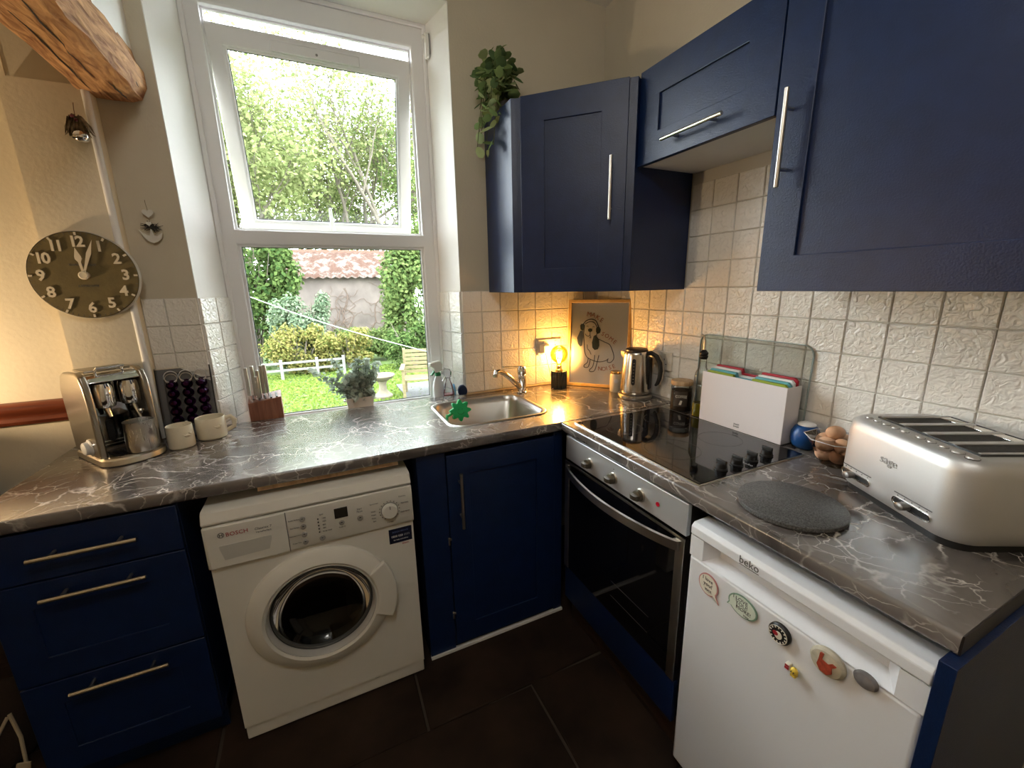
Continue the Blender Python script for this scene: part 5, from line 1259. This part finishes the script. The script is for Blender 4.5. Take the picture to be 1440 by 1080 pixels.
def shrub(label, x, y, z0, rx, ry, h, nl, col, size, seed, name='shrub'):
    random.seed(seed); r_ = np.random.default_rng(seed)
    t = thing(name, label, 'shrub', (x, y, GZ), group='shrubs in the garden')
    mb = MB()
    for k in range(9):
        a = random.uniform(0, 2*PI); q = random.uniform(.3, .8)
        mb.tube([(0, 0, 0), (q*rx*.5*math.cos(a), q*ry*.5*math.sin(a), h*.45), (q*rx*math.cos(a), q*ry*math.sin(a), h*random.uniform(.7, .95))], [.03, .018, .006], 5)
    mb.build('stems', bark, t)
    # leaves on lumpy shells
    nb = 34; C_ = np.stack([r_.uniform(-.78, .78, nb)*rx, r_.uniform(-.7, .7, nb)*ry, r_.uniform(.12, .86, nb)*h], 1); R_ = r_.uniform(.14, .36, nb)
    k = r_.integers(0, nb, nl); v = r_.normal(0, 1, (nl, 3)); v /= np.linalg.norm(v, axis=1)[:, None]
    P = C_[k]+v*R_[k][:, None]*np.array([rx, ry, h*.55])*r_.uniform(.55, 1.2, nl)[:, None]; ok = P[:, 2] > .02
    f = link('foliage', leafmesh(P[ok], v[ok]*.8+np.array([0, -.2, .4]), size, 1.5, seed), col, t); f['kind'] = 'stuff'
shrub('large dark climbing shrub left of the shed wall', -2.95, 10.6, 0, 1.2, .8, 3.5, 14000, ldk, .085, 41)
shrub('grey-green shrub leaning over the fence', -1.85, 9.7, 0, .75, .6, 2.0, 7500, lbl, .06, 42)
shrub('tall leafy shrub in front of the right shed wall', 1.25, 10.4, 0, 1.0, .7, 3.9, 15000, lg2, .085, 43)
shrub('yellowing low shrub behind the rail fence', -1.9, 8.95, 0, .8, .4, 1.25, 6500, ly, .05, 44)
shrub('low mixed shrub below the shed wall', -.25, 10.2, 0, .9, .5, 1.0, 6000, lg2, .055, 45)
shrub('bronze-leaved low shrub in front of the shed vines', -.85, 9.2, 0, .6, .4, 1.05, 4500, ly, .05, 49)
shrub('dark low shrub behind the wooden chair', .65, 8.4, 0, .7, .5, 1.25, 6000, ldk, .055, 46)
shrub('broad hedge clump at the left garden edge', -4.6, 11.4, 0, 1.3, .9, 3.6, 11000, lg, .10, 47)
shrub('hedge clump at the right garden edge', 3.5, 11.6, 0, 1.3, .9, 3.8, 11000, lg, .10, 48)

# low rail fence ----------------------------------------------------
fn = thing('rail_fence', 'low pale two-rail fence along the lawn', 'fence', (0, 8.45, GZ))
fm = mat('fence_pale', (.15, .15, .135), .8)
for z in (.20, .36): MB().box(-4.2, -.02, z, -1.0, .02, z+.045).build('rail', fm, fn)
for x in (-3.9, -2.95, -2.35, -1.62, -1.05): B(x, -.035, 0, x+.06, .035, .46).build('post', fm, fn)

# garden chair ------------------------------------------------------
cw_ = woodmat('chair_wood', (.09, .072, .030), (.15, .12, .055), .7, (1, 9, 9))
gc = thing('garden_chair', 'weathered slatted wooden garden armchair on the patio', 'chair', (.10, 5.55, GZ), math.radians(-14))
for k in range(5): B(-.25, -.24+k*.095, .34, .25, -.16+k*.095, .365).build('seat_slat', cw_, gc)
for k in range(6):
    z = .40+k*.075; B(-.25, .24+.035*k*.6, z, .25, .262+.035*k*.6, z+.058).build('back_slat', cw_, gc)
for s in (-1, 1):
    B(s*.25-.025, -.27, 0, s*.25+.025, -.22, .55).build('leg', cw_, gc)
    MB().loft([[(s*.25-.025, .24, 0), (s*.25+.025, .24, 0), (s*.25+.025, .29, 0), (s*.25-.025, .29, 0)], [(s*.25-.025, .37, .86), (s*.25+.025, .37, .86), (s*.25+.025, .41, .86), (s*.25-.025, .41, .86)]]).build('leg', cw_, gc)
    B(s*.27-.04, -.30, .55, s*.27+.04, .30, .575).build('armrest', cw_, gc, bev=.004)
    B(s*.25-.018, -.25, .29, s*.25+.018, .26, .34).build('side_rail', cw_, gc)
# bird bath
bb = thing('bird_bath', 'pale stone bird bath on the lawn edge', 'bird bath', (-.52, 5.75, GZ))
sto = mat('bath_stone', (.14, .12, .085), .95, bump=.6, bscale=20, var=.2, vscale=8)
MB().lathe([(.16, 0), (.17, .05), (.12, .09), (.075, .14), (.065, .25), (.09, .32)], 20).build('pedestal', sto, bb)
MB().lathe([(.09, .32), (.19, .37), (.235, .42), (.225, .435), (.15, .40), (0, .385)], 24).build('basin', sto, bb)
MB().sphere((-.10, 0, .45), .045, .06, .05, 10, 8).sphere((-.12, .04, .50), .028, seg=8, rings=6).build('stone_bird', sto, bb)
# washing line
a = U(345, 415, 'y', 7.0); b = U(603, 495, 'y', 4.6)
P = [tuple(a.lerp(b, t/12)+Vector((0, 0, -.06*math.sin(PI*t/12)))) for t in range(13)]
a2 = a+(a-b)*.8; b2 = b+(b-a)*.5
wlm = mat('line_white', (.35, .35, .34), .6)
wline = thing('washing_line', 'white washing line sagging across the garden', 'line')
MB().tube([tuple(a2)]+P+[tuple(b2)], .0065, 6).build('cord', wlm, wline)
for q in (a2, b2): MB().cyl((q.x, q.y, GZ), .03, q.z-GZ+.1).build('post', mat('line_post', (.30, .30, .28), .6), wline)
# patio slab under the chair
pt = struct(B(-.15, 3.2, GZ, 3.0, 6.6, GZ+.03).build('patio', mat('paving_grey', (.06, .06, .06), .9, var=.2, vscale=5), smooth=False), 'grey paved patio under the wooden chair')
